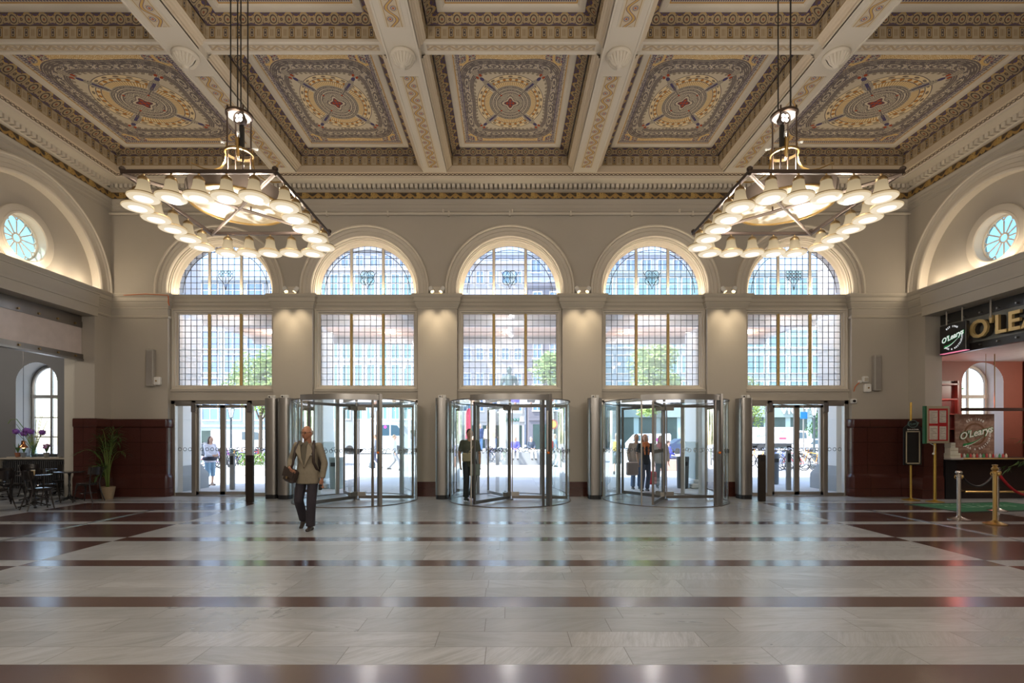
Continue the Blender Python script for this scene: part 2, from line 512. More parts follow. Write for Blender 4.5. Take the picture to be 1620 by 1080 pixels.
for sg in (-1, 1):
    b = MB(TF)
    xo, xi = sg*(HW+.02), sg*(abs(BAYS[0])+RO)
    wains(b, [(lambda d, z: (xo, d, z)), (lambda d, z: (xi-0*d+sg*(.10-d)*0, d, z)), (lambda d, z: (xi-sg*d*.6, -.05, z)), (lambda d, z: (xi-sg*d*.6, -.2, z))])
    b.make('wainscot', M_red, wf, 25)
# cables pipe under the cornice
b = MB(TF); b.tube([(-HW, .06, 7.66), (HW, .06, 7.66)], .035, 10)
for k in range(13):
    x = -9.9+k*1.65
    b.box(x-.02, x+.02, 0, .11, 7.60, 7.72)
for x in (-6.3, -1.8, .06, 4.6, 9.2): b.tube([(x, .06, 7.69), (x, .06, 7.78)], .03, 8)
b.make('pipe', M_trim, wf, 40)

# ------------------------------------------------------------------ windows of the bays
def clip_bar(b, xc, x0, x1, z, r, w=.0055):
    h = sqrt(max(0, r*r-(z-ZA)**2)) if z > ZA else r
    x0 = max(x0, xc-h); x1 = min(x1, xc+h)
    if x1-x0 > .02: b.box(x0, x1, -.262, -.244, z-w, z+w)
GR = 1.29; D0 = -.26
LX = [-1.285, -.475, -.405, .405, .475, 1.285]
def window(n, xc):
    w = struct(empty('window_%d' % n, (xc, WY, 0)))
    T = lambda u, d, z: (u, -d, z)
    # painted frame: arch
    b = MB(T)
    arch_reveal(b, 0, [(RO, -.02), (RO-.02, -.02), (RO-.03, -.05), (RO-.05, -.05), (RO-.055, -.10), (RO-.08, -.12), (RO-.09, -.17), (RO-.115, -.19), (GR, -.22), (GR, -.30)], ZA, ZS, 36)
    b.box(-RO, RO, -.3, -.20, ZS-.01, ZS+.05)
    b.make('arch_frame', M_trim, w, 35)
    # entablature between the two lights
    b = MB(T)
    pr = [(-.3, 5.13), (-.13, 5.14), (-.13, 5.19), (-.10, 5.22), (-.10, 5.30), (-.075, 5.31), (-.075, 5.40), (-.05, 5.43), (-.03, 5.47), (-.03, 5.49), (-.3, 5.50)]
    b.strip(pr, [(lambda d, z: (-RO, d, z)), (lambda d, z: (RO, d, z))])
    b.make('entablature', M_capital, w, 30)
    # rectangular frame
    b = MB(T)
    def rect(x, z0, z1, i, d):
        return [(-x+i, d, z0+i), (x-i, d, z0+i), (x-i, d, z1-i), (-x+i, d, z1-i)]
    lev = [(0, -.14), (.03, -.11), (.05, -.11), (.06, -.15), (.10, -.16), (.11, -.21), (.145, -.22), (.145, -.30)]
    rr = [rect(RO, 2.90, 5.15, i, d) for i, d in lev]
    for a, c in zip(rr, rr[1:]):
        for k in range(4): b.quad(a[k], a[(k+1) % 4], c[(k+1) % 4], c[k])
    b.make('window_frame', M_trim, w, 30)
    b = MB(T)                                                   # spandrel under the window
    b.box(-RO, RO, -.3, -.12, 2.62, 2.92); b.box(-RO, RO, -.3, -.09, 2.86, 2.925); b.box(-RO, RO, -.3, -.10, 2.62, 2.66)
    b.make('spandrel', M_wall, w)
    b = MB(T)                                                   # mullions
    for x in (-.44, .44):
        b.cbox(x-.034, x+.034, -.29, -.20, 3.04, 5.02, .012)
    b.make('mullion', M_gold, w)
    b = MB(T)
    for x in (-.44, .44):
        zt = ZA+sqrt(GR*GR-x*x)
        b.cbox(x-.034, x+.034, -.29, -.215, ZS+.03, zt, .012)
        b.ell((x, -.2, 5.07), .05, .03, .05, 10, 6)
    b.make('mullion', M_trim, w, 40)
    # leads
    b = MB(T); z0, z1 = 3.035, 5.02
    for k in range(1, 12): b.box(-1.285, 1.285, -.262, -.244, z0+(z1-z0)*k/12-.0055, z0+(z1-z0)*k/12+.0055)
    for l in range(3):
        for k in range(0, 6):
            x = LX[2*l]+(LX[2*l+1]-LX[2*l])*k/5
            b.box(x-.005, x+.005, -.262, -.244, z0, z1)
    for k in range(0, 8):
        clip_bar(b, 0, -1.285, 1.285, ZS+.06+k*.1683, GR)
    for l in range(3):
        for k in range(0, 6):
            x = LX[2*l]+(LX[2*l+1]-LX[2*l])*k/5
            if abs(x) < GR-.01: b.box(x-.005, x+.005, -.262, -.244, ZS+.04, ZA+sqrt(GR*GR-x*x))
    b.tube([(p[0], -.253, p[1]) for p in arc(GR-.11, 30)], .009, 5)
    # ornament in the middle light
    oz = 6.02
    if n in (2, 3, 4):
        for a in range(4):
            A = pi/4+a*pi/2
            b.tube([(.12*cos(A)+.11*cos(t), -.25, oz+.12*sin(A)+.11*sin(t)) for t in [2*pi*k/16 for k in range(16)]], .008, 5, closed=True)
        b.tube([(-.2, -.25, oz), (0, -.25, oz-.24), (.2, -.25, oz), (0, -.25, oz+.2)], .008, 5, closed=True)
        for s in (-1, 1): b.tube([(0, -.25, oz-.3), (s*.1, -.25, oz-.1), (s*.24, -.25, oz+.16)], .007, 5)
    else:
        for r_ in range(3 if n == 5 else 2):
            for k in range(-2, 3):
                if n == 1 and abs(k) < r_: continue
                b.tube([(k*.085+.042*cos(t), -.25, oz+.16-r_*.09+.042*sin(t)) for t in [2*pi*q/10 for q in range(10)]], .007, 5, closed=True)
        for s in (-1, 0, 1): b.tube([(0, -.25, oz-.34), (s*.05, -.25, oz-.15), (s*.2, -.25, oz+.02)], .008, 5)
    b.make('lead_lattice', M_lead, w)
    b = MB(T)
    b.quad((-1.29, D0, z0), (1.29, D0, z0), (1.29, D0, z1), (-1.29, D0, z1))
    g = [(p[0], D0, p[1]) for p in arc(GR, 36)]
    b.poly([(-GR, D0, ZS), (GR, D0, ZS)]+g)
    b.make('window_glass', M_lead_glass, w)
    b = MB(T)
    if n in (2, 3, 4):
        for a in range(4):
            A = pi/4+a*pi/2
            b.poly([(.12*cos(A)+.10*cos(t), -.243, oz+.12*sin(A)+.10*sin(t)) for t in [2*pi*k/16 for k in range(16)]])
    else:
        for r_ in range(3 if n == 5 else 2):
            for k in range(-2, 3):
                if n == 1 and abs(k) < r_: continue
                b.poly([(k*.085+.04*cos(t), -.243, oz+.16-r_*.09+.04*sin(t)) for t in [2*pi*q/10 for q in range(10)]])
    b.make('coloured_glass', M_teal, w, weld=False)
    return w
for i, xc in enumerate(BAYS): window(i+1, xc)

# ------------------------------------------------------------------ cornice all round (two mitred side returns)
CP = [(0, 7.74), (.02, 7.75), (.02, 7.80), (.04, 7.83), (.04, 7.90), (.06, 7.92), (.06, 7.97), (.09, 8.02), (.09, 8.05), (.05, 8.055)]
CF = [(.05, 8.055), (.05, 8.245)]
CD = [(.05, 8.245), (.10, 8.26), (.14, 8.28), (.08, 8.285), (.08, 8.385)]
CC = [(.08, 8.385), (.50, 8.385), (.52, 8.375), (.55, 8.375), (.55, 8.415), (.58, 8.42)]
CE = [(.58, 8.42), (.60, 8.425), (.62, 8.455), (.64, 8.46)]
CT = [(.64, 8.46), (.68, 8.465), (.68, 8.50), (.66, 8.51), (.66, 8.64)]
YB = -12.5
def crun(prof, name, mat, parent):
    b = MB()
    b.strip(prof, [(lambda d, z: (-HW+d, YB, z)), (lambda d, z: (-HW+d, WY-d, z)), (lambda d, z: (HW-d, WY-d, z)), (lambda d, z: (HW-d, YB, z))])
    return b.make(name, mat, parent, 30)
def frieze_mat():
    m = Mat('gilt_frieze', (.1, .07, .03), .6)
    x, y, z = m.coords('World'); nx, ny, nz = m.coords('Normal')
    sd = nx.abs().gt(.5); s = x*(1-sd)+y*sd
    t = (z-8.15)*(1/.095)                                         # -1..1
    P = .62; q = (s*(1/P)).fract()-.5
    scr = (q*2*pi*2).sin()*.45
    vine = (t-scr).abs().lt(.30)
    qa = (s*(2/P)+.25).fract()-.5
    leaf = hyp(qa*3.1, (t.abs()-.15)*1.25)
    leafm = leaf.lt(.62)
    crown = ((s*(1/P)+.5).fract()-.5).abs().lt(.085)*(t.gt(-.7))
    vd, _ = m.vor(m.vec(s*16, z*16, 0.0), 1.0)
    tex = vd.lt(.38)
    base = m.mix(tex, (.045, .032, .028), (.10, .065, .03))
    m.layers(base, (leafm*vd.gt(.14), (.42, .27, .085)), (vine, (.36, .22, .07)), (crown*vd.gt(.2), (.45, .30, .10)), (t.abs().gt(.86), (.30, .21, .10)))
    return m.m
def egg_shade_mat():
    m = Mat('bead_moulding', (.5, .4, .3), .6)
    x, y, z = m.coords('World'); nx, ny, nz = m.coords('Normal')
    sd = nx.abs().gt(ny.abs()); s = x*(1-sd)+y*sd
    q = ((s*(1/.11)).fract()-.5)*2
    e = hyp(q*1.0, (z-8.438)*(1/.022))
    m.layers((.52, .43, .31), (e.band(.55, .95), (.10, .075, .06)), (q.abs().gt(.88), (.16, .11, .08)))  # dark rings paint the shade around the eggs, no relief modelled
    return m.m
co = struct(empty('trim_3'))
crun(CP, 'architrave', M_wall, co); crun(CF, 'painted_frieze', frieze_mat(), co); crun(CD, 'bed_moulding', M_trim, co)
crun(CC, 'corona', M_trim, co); crun(CE, 'bead_moulding', egg_shade_mat(), co); crun(CT, 'crown_fillet', M_ceil, co)
b = MB()
n = int((2*HW-.4)/.125)
for i in range(n+1):
    x = -HW+.2+i*(2*HW-.4)/n
    b.box(x-.04, x+.04, WY-.25, WY-.07, 8.283, 8.384)
for sg in (-1, 1):
    y = 4.0
    while y < WY-.3:
        x0 = sg*(HW-.25); x1 = sg*(HW-.07)
        b.box(min(x0, x1), max(x0, x1), y-.04, y+.04, 8.283, 8.384); y += .125
b.make('dentil_row', M_trim, co)

# ------------------------------------------------------------------ coffered ceiling
ce = struct(empty('ceiling'))
ZBm = 8.46; ZTr = 8.60
YEND = WY-.66; XEND = HW-.66
MBX = [-5.83, -1.936, 1.936, 5.83]; BW = .307
def medallion(name, hx, hy):
    m = Mat(name, (.6, .5, .35), .7, 0, .2)
    x, y, z = m.coords('Object')
    u = x*(1/hx); v = y*(1/hy); au = u.abs(); av = v.abs()
    vs = v*1.10; r = hyp(u, vs)
    s4 = (u*u*u*u+vs*vs*vs*vs).pw(.25)
    c4 = (u*u-vs*vs)/(u*u+vs*vs+.0001)                            # cos 2a
    c8 = c4*c4*2-1                                                # cos 4a
    q = r*(1-.10*(1-c8)*.5)*.45+s4*.55
    q = q*(.885+c8*.035)
    ang = m.node('ShaderNodeMath'); ang.operation = 'ARCTAN2'; m.link(vs.x, ang.inputs[0]); m.link(u.x, ang.inputs[1]); A = V(m.nt, ang.outputs[0])
    # mirrored coordinates: the design repeats in all four quarters
    dg = (au-av*1.05).abs()
    pm = m.vec(au, av, 0.0)
    warp = m.noise(pm, 5.0, 2)
    F, _ = m.vor(m.vec(au+warp*.10, av+warp*.10, 0.0), 11.0, .9)
    scroll = ((F*27).sin()).gt(.35)                               # spiral line work
    F2, C2 = m.vor(pm, 24.0, 1.0)
    G, _ = m.vor(pm, 17.0, 1.0)
    ink = (.17, .145, .145); stone = (.54, .48, .38); cream = (.80, .67, .43); yel = (.70, .50, .22); och = (.52, .29, .08); blue = (.08, .07, .17); redc = (.42, .075, .03); pale = (.64, .57, .45)
    L = []
    L.append(((((v*7+(F2*3).sin()*.25)*2*pi*1.5).sin()+((u*9)*2*pi).sin()).abs().lt(.5)*q.gt(.845), cream))
    # ground outside the cartouche: ochre scroll work on cream
    L.append((((F2*15).sin()).gt(.35)*.85, och))
    # wavy outer cartouche
    inside = q.lt(.845); L.append((inside, pale))
    L.append((q.band(.60, .845)*scroll, (.30, .26, .235))); 
    L.append((q.band(.68, .79)*G.lt(.16), blue)); L.append((q.band(.66, .80)*G.band(.26, .32), stone)); L.append((q.band(.69, .77)*hyp((A*(18/(2*pi))).fract()-.5, (q-.73)*9).band(.28, .40), ink)); L.append((q.band(.69, .77)*hyp((A*(18/(2*pi))).fract()-.5, (q-.73)*9).lt(.14), ink))
    tick = (A*44).sin().gt(.1)
    L.append((q.band(.775, .815)*tick, ink))
    for c in (.845, .822, .80, .775, .67, .65, .63): L.append((q.near(c, .0085), ink))
    L.append((q.band(.585, .625)*(A*60).sin().gt(0), (.30, .25, .20)))
    # yellow ring with pearls and fluting
    ring = r.band(.40, .64)*(dg.gt(.085))
    L.append((ring, cream))
    L.append((ring*r.band(.41, .50)*(A*84).sin().gt(.25), och))
    pearl = hyp((A*(30/(2*pi))).fract()-.5, (r-.535)*11)
    L.append((ring*pearl.lt(.27), (.50, .22, .05)))
    p2 = hyp((A*(22/(2*pi))).fract()-.5, (r-.60)*13)
    L.append((ring*p2.lt(.24), (.25, .2, .15)))
    for c in (.40, .505, .565, .64): L.append((r.near(c, .006)*dg.gt(.07), ink))
    # inner rings
    inn = r.lt(.40); L.append((inn, stone))
    L.append((r.band(.10, .385)*((F*24).sin().gt(.4)), ink))
    for c in (.385, .355, .32, .29, .25): L.append((r.near(c, .007), ink))
    L.append((r.near(.338, .008), pale)); L.append((r.near(.272, .008), pale))
    # diagonal ornaments
    dia = dg.lt(.05+.03*0+(r*14).sin()*.028+.012)*r.band(.30, .98); L.append((dia, stone))
    L.append((dia*((F*30).sin().gt(.3)), ink))
    L.append((dg.lt(.028)*r.band(.42, .62), blue)); L.append((dg.lt(.012)*r.band(.24, .5), ink))
    L.append((hyp(dg*1.0, r-.75).lt(.045), blue)); L.append((hyp(dg-.05, r-.83).lt(.03), redc)); L.append((hyp(dg, r-.255).lt(.022), redc))
    # corners: dense red and blue leaves
    cor = (au.gt(.60)*av.gt(.66)*(q.gt(.86))); 
    L.append((cor, stone)); L.append((cor*F2.lt(.30), blue))
    F3, C3 = m.vor(pm, 15.0, 1.0)
    L.append((cor*F3.lt(.22), redc)); L.append((cor*((F3*18).sin().gt(.5)), ink)); L.append((cor*hyp(au-.86, av-.88).band(.10, .14), yel))
    # heart of the medallion
    h = r*(1-.25*c8); L.append((h.lt(.135), pale)); L.append((h.near(.13, .008), ink)); L.append((h.lt(.092), (.14, .06, .08))); 
    for ox, oy in ((.055, 0), (0, .055)): L.append((hyp(au-ox, av-oy).lt(.024), redc))
    L.append((r.lt(.038), blue)); L.append((r.lt(.028), redc))
    # borders
    fx = au.gt(.905); L.append((fx, stone)); L.append((fx*((v*34).fract().gt(.45))*(au.near(.935, .018)), blue)); L.append((fx*F2.lt(.2), ink)); L.append((au.near(.905, .006), blue))
    fy = av.gt(.935); L.append((fy, stone)); L.append((fy*((u*30).fract().gt(.45))*(av.near(.96, .014)), blue)); L.append((av.near(.935, .005), blue))
    eg = au.mx(av).gt(.985); L.append((eg, och))
    c = m.layers((.74, .58, .34), *L)
    # hand painted unevenness
    nz_ = m.noise(m.vec(x, y, 0.0), 2.5, 5, .6)
    m.link(m.mix((nz_-.50).mx(0.0)*.7, c, (.40, .33, .24)), m.b.inputs['Base Color'])
    return m.m
def run_coords(m):
    x, y, z = m.coords('World'); nx, ny, nz = m.coords('Normal')
    sd = nx.abs().gt(ny.abs()); return x*(1-sd)+y*sd, z
def cove_mat():
    m = Mat('scroll_cove', (.4, .3, .18), .7, 0, .2); s, z = run_coords(m)
    t = (z-8.975)*(1/.085); q = ((s*(1/.27)).fract()-.5)*3.0
    d = hyp(q, t*1.0); q2 = ((s*(1/.27)+.5).fract()-.5)*3.0
    ang = (q*3.0+t*2.0)
    m.layers((.38, .30, .19), ((t+(s*(2*pi/.27)).cos()*.28).gt(.72), (.10, .075, .14)), ((t-(s*(2*pi/.27)).cos()*.22).lt(-.78), (.10, .075, .14)),
             ((t+(s*(2*pi/.27)).cos()*.28).near(.66, .07), (.50, .33, .11)),
             (((d*13+q*1.5).sin()).gt(.35)*d.lt(.95), (.09, .07, .065)), (d.lt(.16), (.30, .10, .05)),
             (((q2*q2+t*t).sqrt()*9).sin().gt(.6)*(d.gt(.95)), (.14, .10, .08)))
    return m.m
def bracket_mat():
    m = Mat('bracket_band', (.5, .4, .27), .7, 0, .2); s, z = run_coords(m)
    t = (z-8.765)*(1/.12); q = ((s*(1/.235)).fract()-.5)*2.0
    aq = q.abs(); bx = (aq*1.9).mx(t.abs())
    q2 = ((s*(1/.235)+.5).fract()-.5)*2.0
    m.layers((.45, .37, .26), (bx.band(.60, .86)*aq.lt(.46), (.26, .17, .07)), (aq.lt(.20)*t.abs().lt(.55), (.09, .075, .075)),
             (hyp(q*2.6, (t.abs()-.28)*1.6).lt(.2), (.55, .45, .28)),
             (((q2*26).sin().gt(.2))*q2.abs().lt(.30)*t.abs().lt(.5), (.28, .20, .11)), (t.abs().gt(.93), (.33, .24, .13)))
    return m.m
M_cove = cove_mat(); M_brk = bracket_mat()
def beamstrip_mat(axis):
    m = Mat('beam_strip_'+axis, (.5, .45, .36), .7, 0, .2)
    X, Y, Z = m.coords('Object')
    (s, t) = (Y, X) if axis == 'y' else (X, Y)
    hw = .125 if axis == 'y' else .062
    P = .42 if axis == 'y' else .26
    tt = t*(1/hw); w1 = (s*(2*pi/P)).sin()
    L = [(((tt-w1*.55).abs()).lt(.17), (.55, .36, .13)), ((tt-w1*.55).near(.22, .05), (.17, .12, .16)), ((tt-w1*.55).near(-.22, .05), (.17, .12, .16))]
    q = (s*(1/P)).fract()
    for c, sg in ((.25, -1), (.75, 1)):
        d = hyp((q-c)*(P/hw)*1.0, tt-sg*.38)
        L += [(d.band(.26, .36), (.12, .10, .2)), (d.lt(.17), (.42, .14, .07) if axis == 'y' else (.25, .2, .2)), (d.band(.44, .5), (.4, .25, .1))]
    L += [(tt.abs().band(.9, 1.0), (.42, .28, .12)), (tt.abs().gt(1.0), (.62, .55, .43))]
    if axis != 'y': L = [(f, tuple(.5*a+.5*g for a, g in zip(c, (.38, .33, .27)))) for f, c in L]
    m.layers((.58, .50, .38), *L); return m.m
M_bs = beamstrip_mat('y'); M_ts = beamstrip_mat('x')
xe = [-XEND]+[v for c in MBX for v in (c-BW, c+BW)]+[XEND]
cells_x = [(xe[2*i], xe[2*i+1]) for i in range(5)]
rows_y = [(9.20, YEND), (4.90, 8.96), (.70, 4.66)]
for ri, (y0, y1) in enumerate(rows_y):
    for ci, (x0, x1) in enumerate(cells_x):
        left_wall = ci == 0; right_wall = ci == 4
        #  level: z, inset at beam side, far side, near side
        lv = [(8.46, 0, 0, 0), (8.49, .0, 0, 0), (8.50, .03, .0, 0), (8.54, .03, .0, 0), (8.55, .06, .0, 0), (8.585, .075, .0, .0), (8.60, .10, .01, .01), (8.63, .115, .02, .02), (8.64, .13, .0, .03)]
        bd = [(8.64, .13, .0, .03), (8.885, .13, .0, .05)]
        cv = [(8.885, .15, .02, .06), (8.92, .155, .022, .09), (8.98, .19, .04, .16), (9.03, .26, .07, .28), (9.06, .33, .10, .41)]
        fr = [(9.06, .33, .10, .41), (9.035, .345, .115, .425), (9.03, .37, .13, .44), (9.03, .44, .20, .52), (9.045, .465, .235, .55), (9.075, .485, .25, .57)]
        def ring(z, i, f, n_):
            li = i; rgt = i
            f = max(f, .012)
            if left_wall: li = max(.012, i-.13)
            if right_wall: rgt = max(.012, i-.13)
            if left_wall or right_wall:
                a = .42 if left_wall else 0; c = .42 if right_wall else 0
                if z > 8.9 : li += a*min(1, (z-8.9)/.1)*.2; rgt += c*min(1, (z-8.9)/.1)*.2
            return [(x0+li, y0+n_, z), (x1-rgt, y0+n_, z), (x1-rgt, y1-f, z), (x0+li, y1-f, z)]
        for lst, nm, mt in ((lv, 'coffer_moulding', M_ceil), (bd, 'bracket_band', M_brk), (cv, 'scroll_cove', M_cove), (fr, 'coffer_frame', M_trim)):
            bb = MB(); rg = [ring(*l) for l in lst]
            for a, c in zip(rg, rg[1:]):
                for k in range(4):
                    if k in (0, 2) and a[0][2] < 8.59 and not (k == 2 and ri == 0): continue
                    bb.quad(a[k], a[(k+1) % 4], c[(k+1) % 4], c[k])
            bb.make(nm, mt, ce, 25, weld=True)
        p = ring(*fr[-1]); hx = (p[1][0]-p[0][0])/2; hy = (p[2][1]-p[1][1])/2
        mname = 'ceiling_medallion_%.2f_%.2f' % (hx, hy)
        mt = bpy.data.materials.get(mname) or medallion(mname, hx, hy)
        cxm, cym = (p[0][0]+p[1][0])/2, (p[1][1]+p[2][1])/2
        MB().quad((-hx, -hy, 0), (hx, -hy, 0), (hx, hy, 0), (-hx, hy, 0)).make('painted_panel', mt, ce, loc=(cxm, cym, 9.074))
# longitudinal beams, soffits with a painted strip between fillets
for bx in MBX:
    b = MB(); b.box(bx-BW, bx+BW, YB, YEND+.02, ZBm+.004, 9.2)
    for s in (-1, 1):
        b.cbox(bx+s*.285-.02, bx+s*.285+.02, YB, YEND, ZBm-.012, ZBm+.02, .006)
    for s in (-1, 1):
        for ya, yb in ((9.62, 12.85), (5.4, 8.45)):
            b.box(bx+s*.165-.008, bx+s*.165+.008, ya, yb, ZBm-.006, ZBm+.02)
    b.make('beam', M_trim, ce, 30)
    for ya, yb in ((9.62, 12.85), (5.4, 8.45), (1.2, 4.3)):
        hl = (yb-ya)/2
        MB().box(-.157, .157, -hl, hl, -.003, .01).make('beam_strip', M_bs, ce, loc=(bx, (ya+yb)/2, ZBm))
for ya, yb in ((8.96, 9.20), (4.66, 4.90), (.4, .7)):
    for x0, x1 in cells_x:
        b = MB(); b.box(x0, x1, ya, yb, ZTr, 9.2)
        b.box(x0, x1, ya-.03, ya+.03, ZTr-.015, ZTr+.035); b.box(x0, x1, yb-.03, yb+.03, ZTr-.015, ZTr+.035)
        b.make('cross_beam', M_trim, ce)
        MB().box(-(x1-x0)/2+.12, (x1-x0)/2-.12, -.07, .07, -.004, .01).make('cross_beam_strip', M_ts, ce, loc=((x0+x1)/2, (ya+yb)/2, ZTr))
b = MB(); b.box(-11.5, 11.5, YB-.5, 14.4, 9.2, 9.5); b.make('roof_slab', M_white, ce)
b = MB(); b.box(-HW, HW, YB, .4, 8.6, 8.8); b.make('rear_ceiling', M_ceil, ce)
# shell bosses under the beam crossings
def shell():
    b = MB()
    b.lathe([(.0, .02), (.14, .02), (.17, -.005), (.175, -.03), (.155, -.055), (.12, -.06), (.10, -.04)], (0, -.02, 0), 24)
    n = 13; rows = []
    for i in range(n*2+1):
        a = pi*(.02+.96*i/(n*2)); rib = 1.0 if i % 2 else .86
        row = []
        for k in range(7):
            t = k/6
            rr = .155*sin(t*pi*.5)*rib
            row.append((rr*cos(a), .0+rr*sin(a)*.9-.02, -.04-.13*cos(t*pi*.5)*(.9+.1*rib)))
        rows.append(row)
    vs = [p for r_ in rows for p in r_]
    b.add(vs, [(i*7+k, i*7+k+1, (i+1)*7+k+1, (i+1)*7+k) for i in range(len(rows)-1) for k in range(6)])
    b.lathe([(.0, -.20), (.03, -.195), (.05, -.16), (.06, -.10), (.05, -.05)], (0, -.03, 0), 14)
    for i in range(9):
        a = pi+pi*(i+.5)/9
        b.tube([(0, -.03, -.17), (.09*cos(a), -.03+.09*sin(a), -.13), (.14*cos(a), -.03+.14*sin(a), -.05)], [.015, .02, .022], 6)
    b.v = [(x*1.3, y*1.3, z*1.35) for x, y, z in b.v]
    return b
for bx in MBX:
    shell().make('shell_boss', M_trim, ce, 50, loc=(bx, 9.10, ZBm))
# ------------------------------------------------------------------ side walls with blind arches, openings to cafe and bar
AY, AZ = 11.4, 5.47
ROC = (11.45, 6.12)
def side(sg, nm):
    TH = .52 if sg < 0 else .44
    T = (lambda u, d, z: (-HW+d, u, z)) if sg < 0 else (lambda u, d, z: (HW-d, u, z))
    g = struct(empty('wall_'+nm))
    b = MB(T)
    arch_face(b, AY, 1.93, AZ, 9.04, WY, 9.2, 0, AZ)
    b.box(YB, 9.04, -.58, 0, 4.77, 9.2)
    b.make('upper_wall', M_wall, g)
    b = MB(T)
    b.box(YB, 9.6, -TH, 0, 0, 4.77)
    b.box(13.2, WY+.6, -TH, 0, 0, AZ+.02)
    b.make('pier', M_wall, g)
    if sg < 0: b = MB(T); b.box(13.3, 14.6, -.88, -.50, 0, 4.72); b.make('inner_pier', M_jamb, g)
    # tympanum with round hole
    b = MB(T); n = 48; cx, cz = ROC; dd = -.16
    ins, outs = [], []
    for i in range(n):
        a = 2*pi*i/n; c, s = cos(a), sin(a)
        ins.append((cx+.5*c, cz+.5*s))
        lo, hi = 0, 5
        for _ in range(40):
            t = (lo+hi)/2; u, z = cx+c*t, cz+s*t
            ok = (u-AY)**2+(z-AZ)**2 < 1.95**2 and z > AZ-.02
            lo, hi = (t, hi) if ok else (lo, t)
        outs.append((cx+c*lo, cz+s*lo))
    for i in range(n):
        j = (i+1) % n
        b.quad((*ins[i][:1], dd, ins[i][1]), (outs[i][0], dd, outs[i][1]), (outs[j][0], dd, outs[j][1]), (ins[j][0], dd, ins[j][1]))
    b.make('tympanum', M_wall, g)
    b = MB(T)
    arch_reveal(b, AY, [(1.93, -.16), (1.93, 0), (1.93, .05), (1.96, .07), (1.99, .07), (2.01, .04), (2.09, .04), (2.11, .02), (2.19, .03), (2.20, .05), (2.22, .06), (2.26, .06), (2.28, .08), (2.31, .08), (2.34, .0)], AZ, AZ, 44)
    b.make('archivolt', M_trim, g, 35)
    # oculus surround and rose
    b = MB(T); pr = [(.50, -.42), (.50, -.16), (.50, -.12), (.52, -.10), (.56, -.10), (.57, -.115), (.69, -.11), (.71, -.12), (.715, -.16)]
    b.strip(pr, [(lambda r, d, a=2*pi*i/48: (cx+r*cos(a), d, cz+r*sin(a))) for i in range(49)])
    b.make('oculus_surround', M_trim, g, 35)
    b = MB(T)
    for i in range(12):
        a = 2*pi*i/12
        b.tube([(cx+.10*cos(a), -.34, cz+.10*sin(a)), (cx+.38*cos(a), -.34, cz+.38*sin(a))], .016, 6)
        am = a+pi/12; r0 = .385; k = 8; pts = []
        for q in range(k+1):
            ph = am-pi/2+pi*q/k
            pts.append((cx+r0*cos(am)+.098*cos(ph), -.34, cz+r0*sin(am)+.098*sin(ph)))
        b.tube(pts, .014, 6)
    b.tube([(cx+.10*cos(2*pi*i/20), -.34, cz+.10*sin(2*pi*i/20)) for i in range(20)], .02, 6, closed=True)
    b.tube([(cx+.49*cos(2*pi*i/32), -.34, cz+.49*sin(2*pi*i/32)) for i in range(32)], .025, 6, closed=True)
    b.make('rose_tracery', M_trim, g, 40)
    MB(T).poly([(cx+.5*cos(2*pi*i/32), -.36, cz+.5*sin(2*pi*i/32)) for i in range(32)]).make('oculus_glass', glassmat('oculus_glass_'+nm, (.30, .46, .48)).m, g)
    # lintel
    b = MB(T)
    lp = [(-.58, 5.45), (.06, 5.47), (.17, 5.47), (.17, 5.44), (.15, 5.41), (.12, 5.37), (.12, 5.34), (.10, 5.33), (.10, 5.29), (.085, 5.24), (.085, 5.10), (.08, 5.09), (.08, 5.02), (.06, 5.01), (.06, 4.77), (-.58, 4.77)]
    b.strip(lp, [(lambda d, z: (YB, d, z)), (lambda d, z: (13.24, d, z))])
    b.poly([(13.24, d, z) for d, z in lp])
    b.make('lintel', M_capital, g, 30)
    b = MB(T)
    b.strip(capp, [(lambda d, z: (13.24, d, z)), (lambda d, z: (WY-d, d, z))])
    b.strip(fil, [(lambda d, z: (13.2, d, z)), (lambda d, z: (WY-d, d, z))])
    b.make('pier_capital', M_capital, g, 30)
    b = MB()
    X = sg*HW
    wains(b, [(lambda d, z: (X-sg*d, WY, z)), (lambda d, z: (X-sg*d, 13.2-d*.6, z)), (lambda d, z: (X+sg*TH, 13.2-d*.6, z))])
    b.box(min(X, X+sg*TH), max(X, X+sg*TH), 13.19, 13.3, 0, ZW+.005)
    b.make('wainscot', M_red, g, 25)
    # warm strip light on the lintel ledge below the tympanum
    for yy in (9.9, 10.5, 11.1, 11.7, 12.3, 12.9): lamp('ledge_light', 'POINT', (sg*(HW-.13), yy, 5.55), 6.5, (1, .82, .60), .06)
side(-1, 'left'); side(1, 'right')
g = struct(empty('wall_back')); MB().box(-HW-.6, HW+.6, YB-.5, YB, 0, 9.2).make('wall_face', M_wall, g)

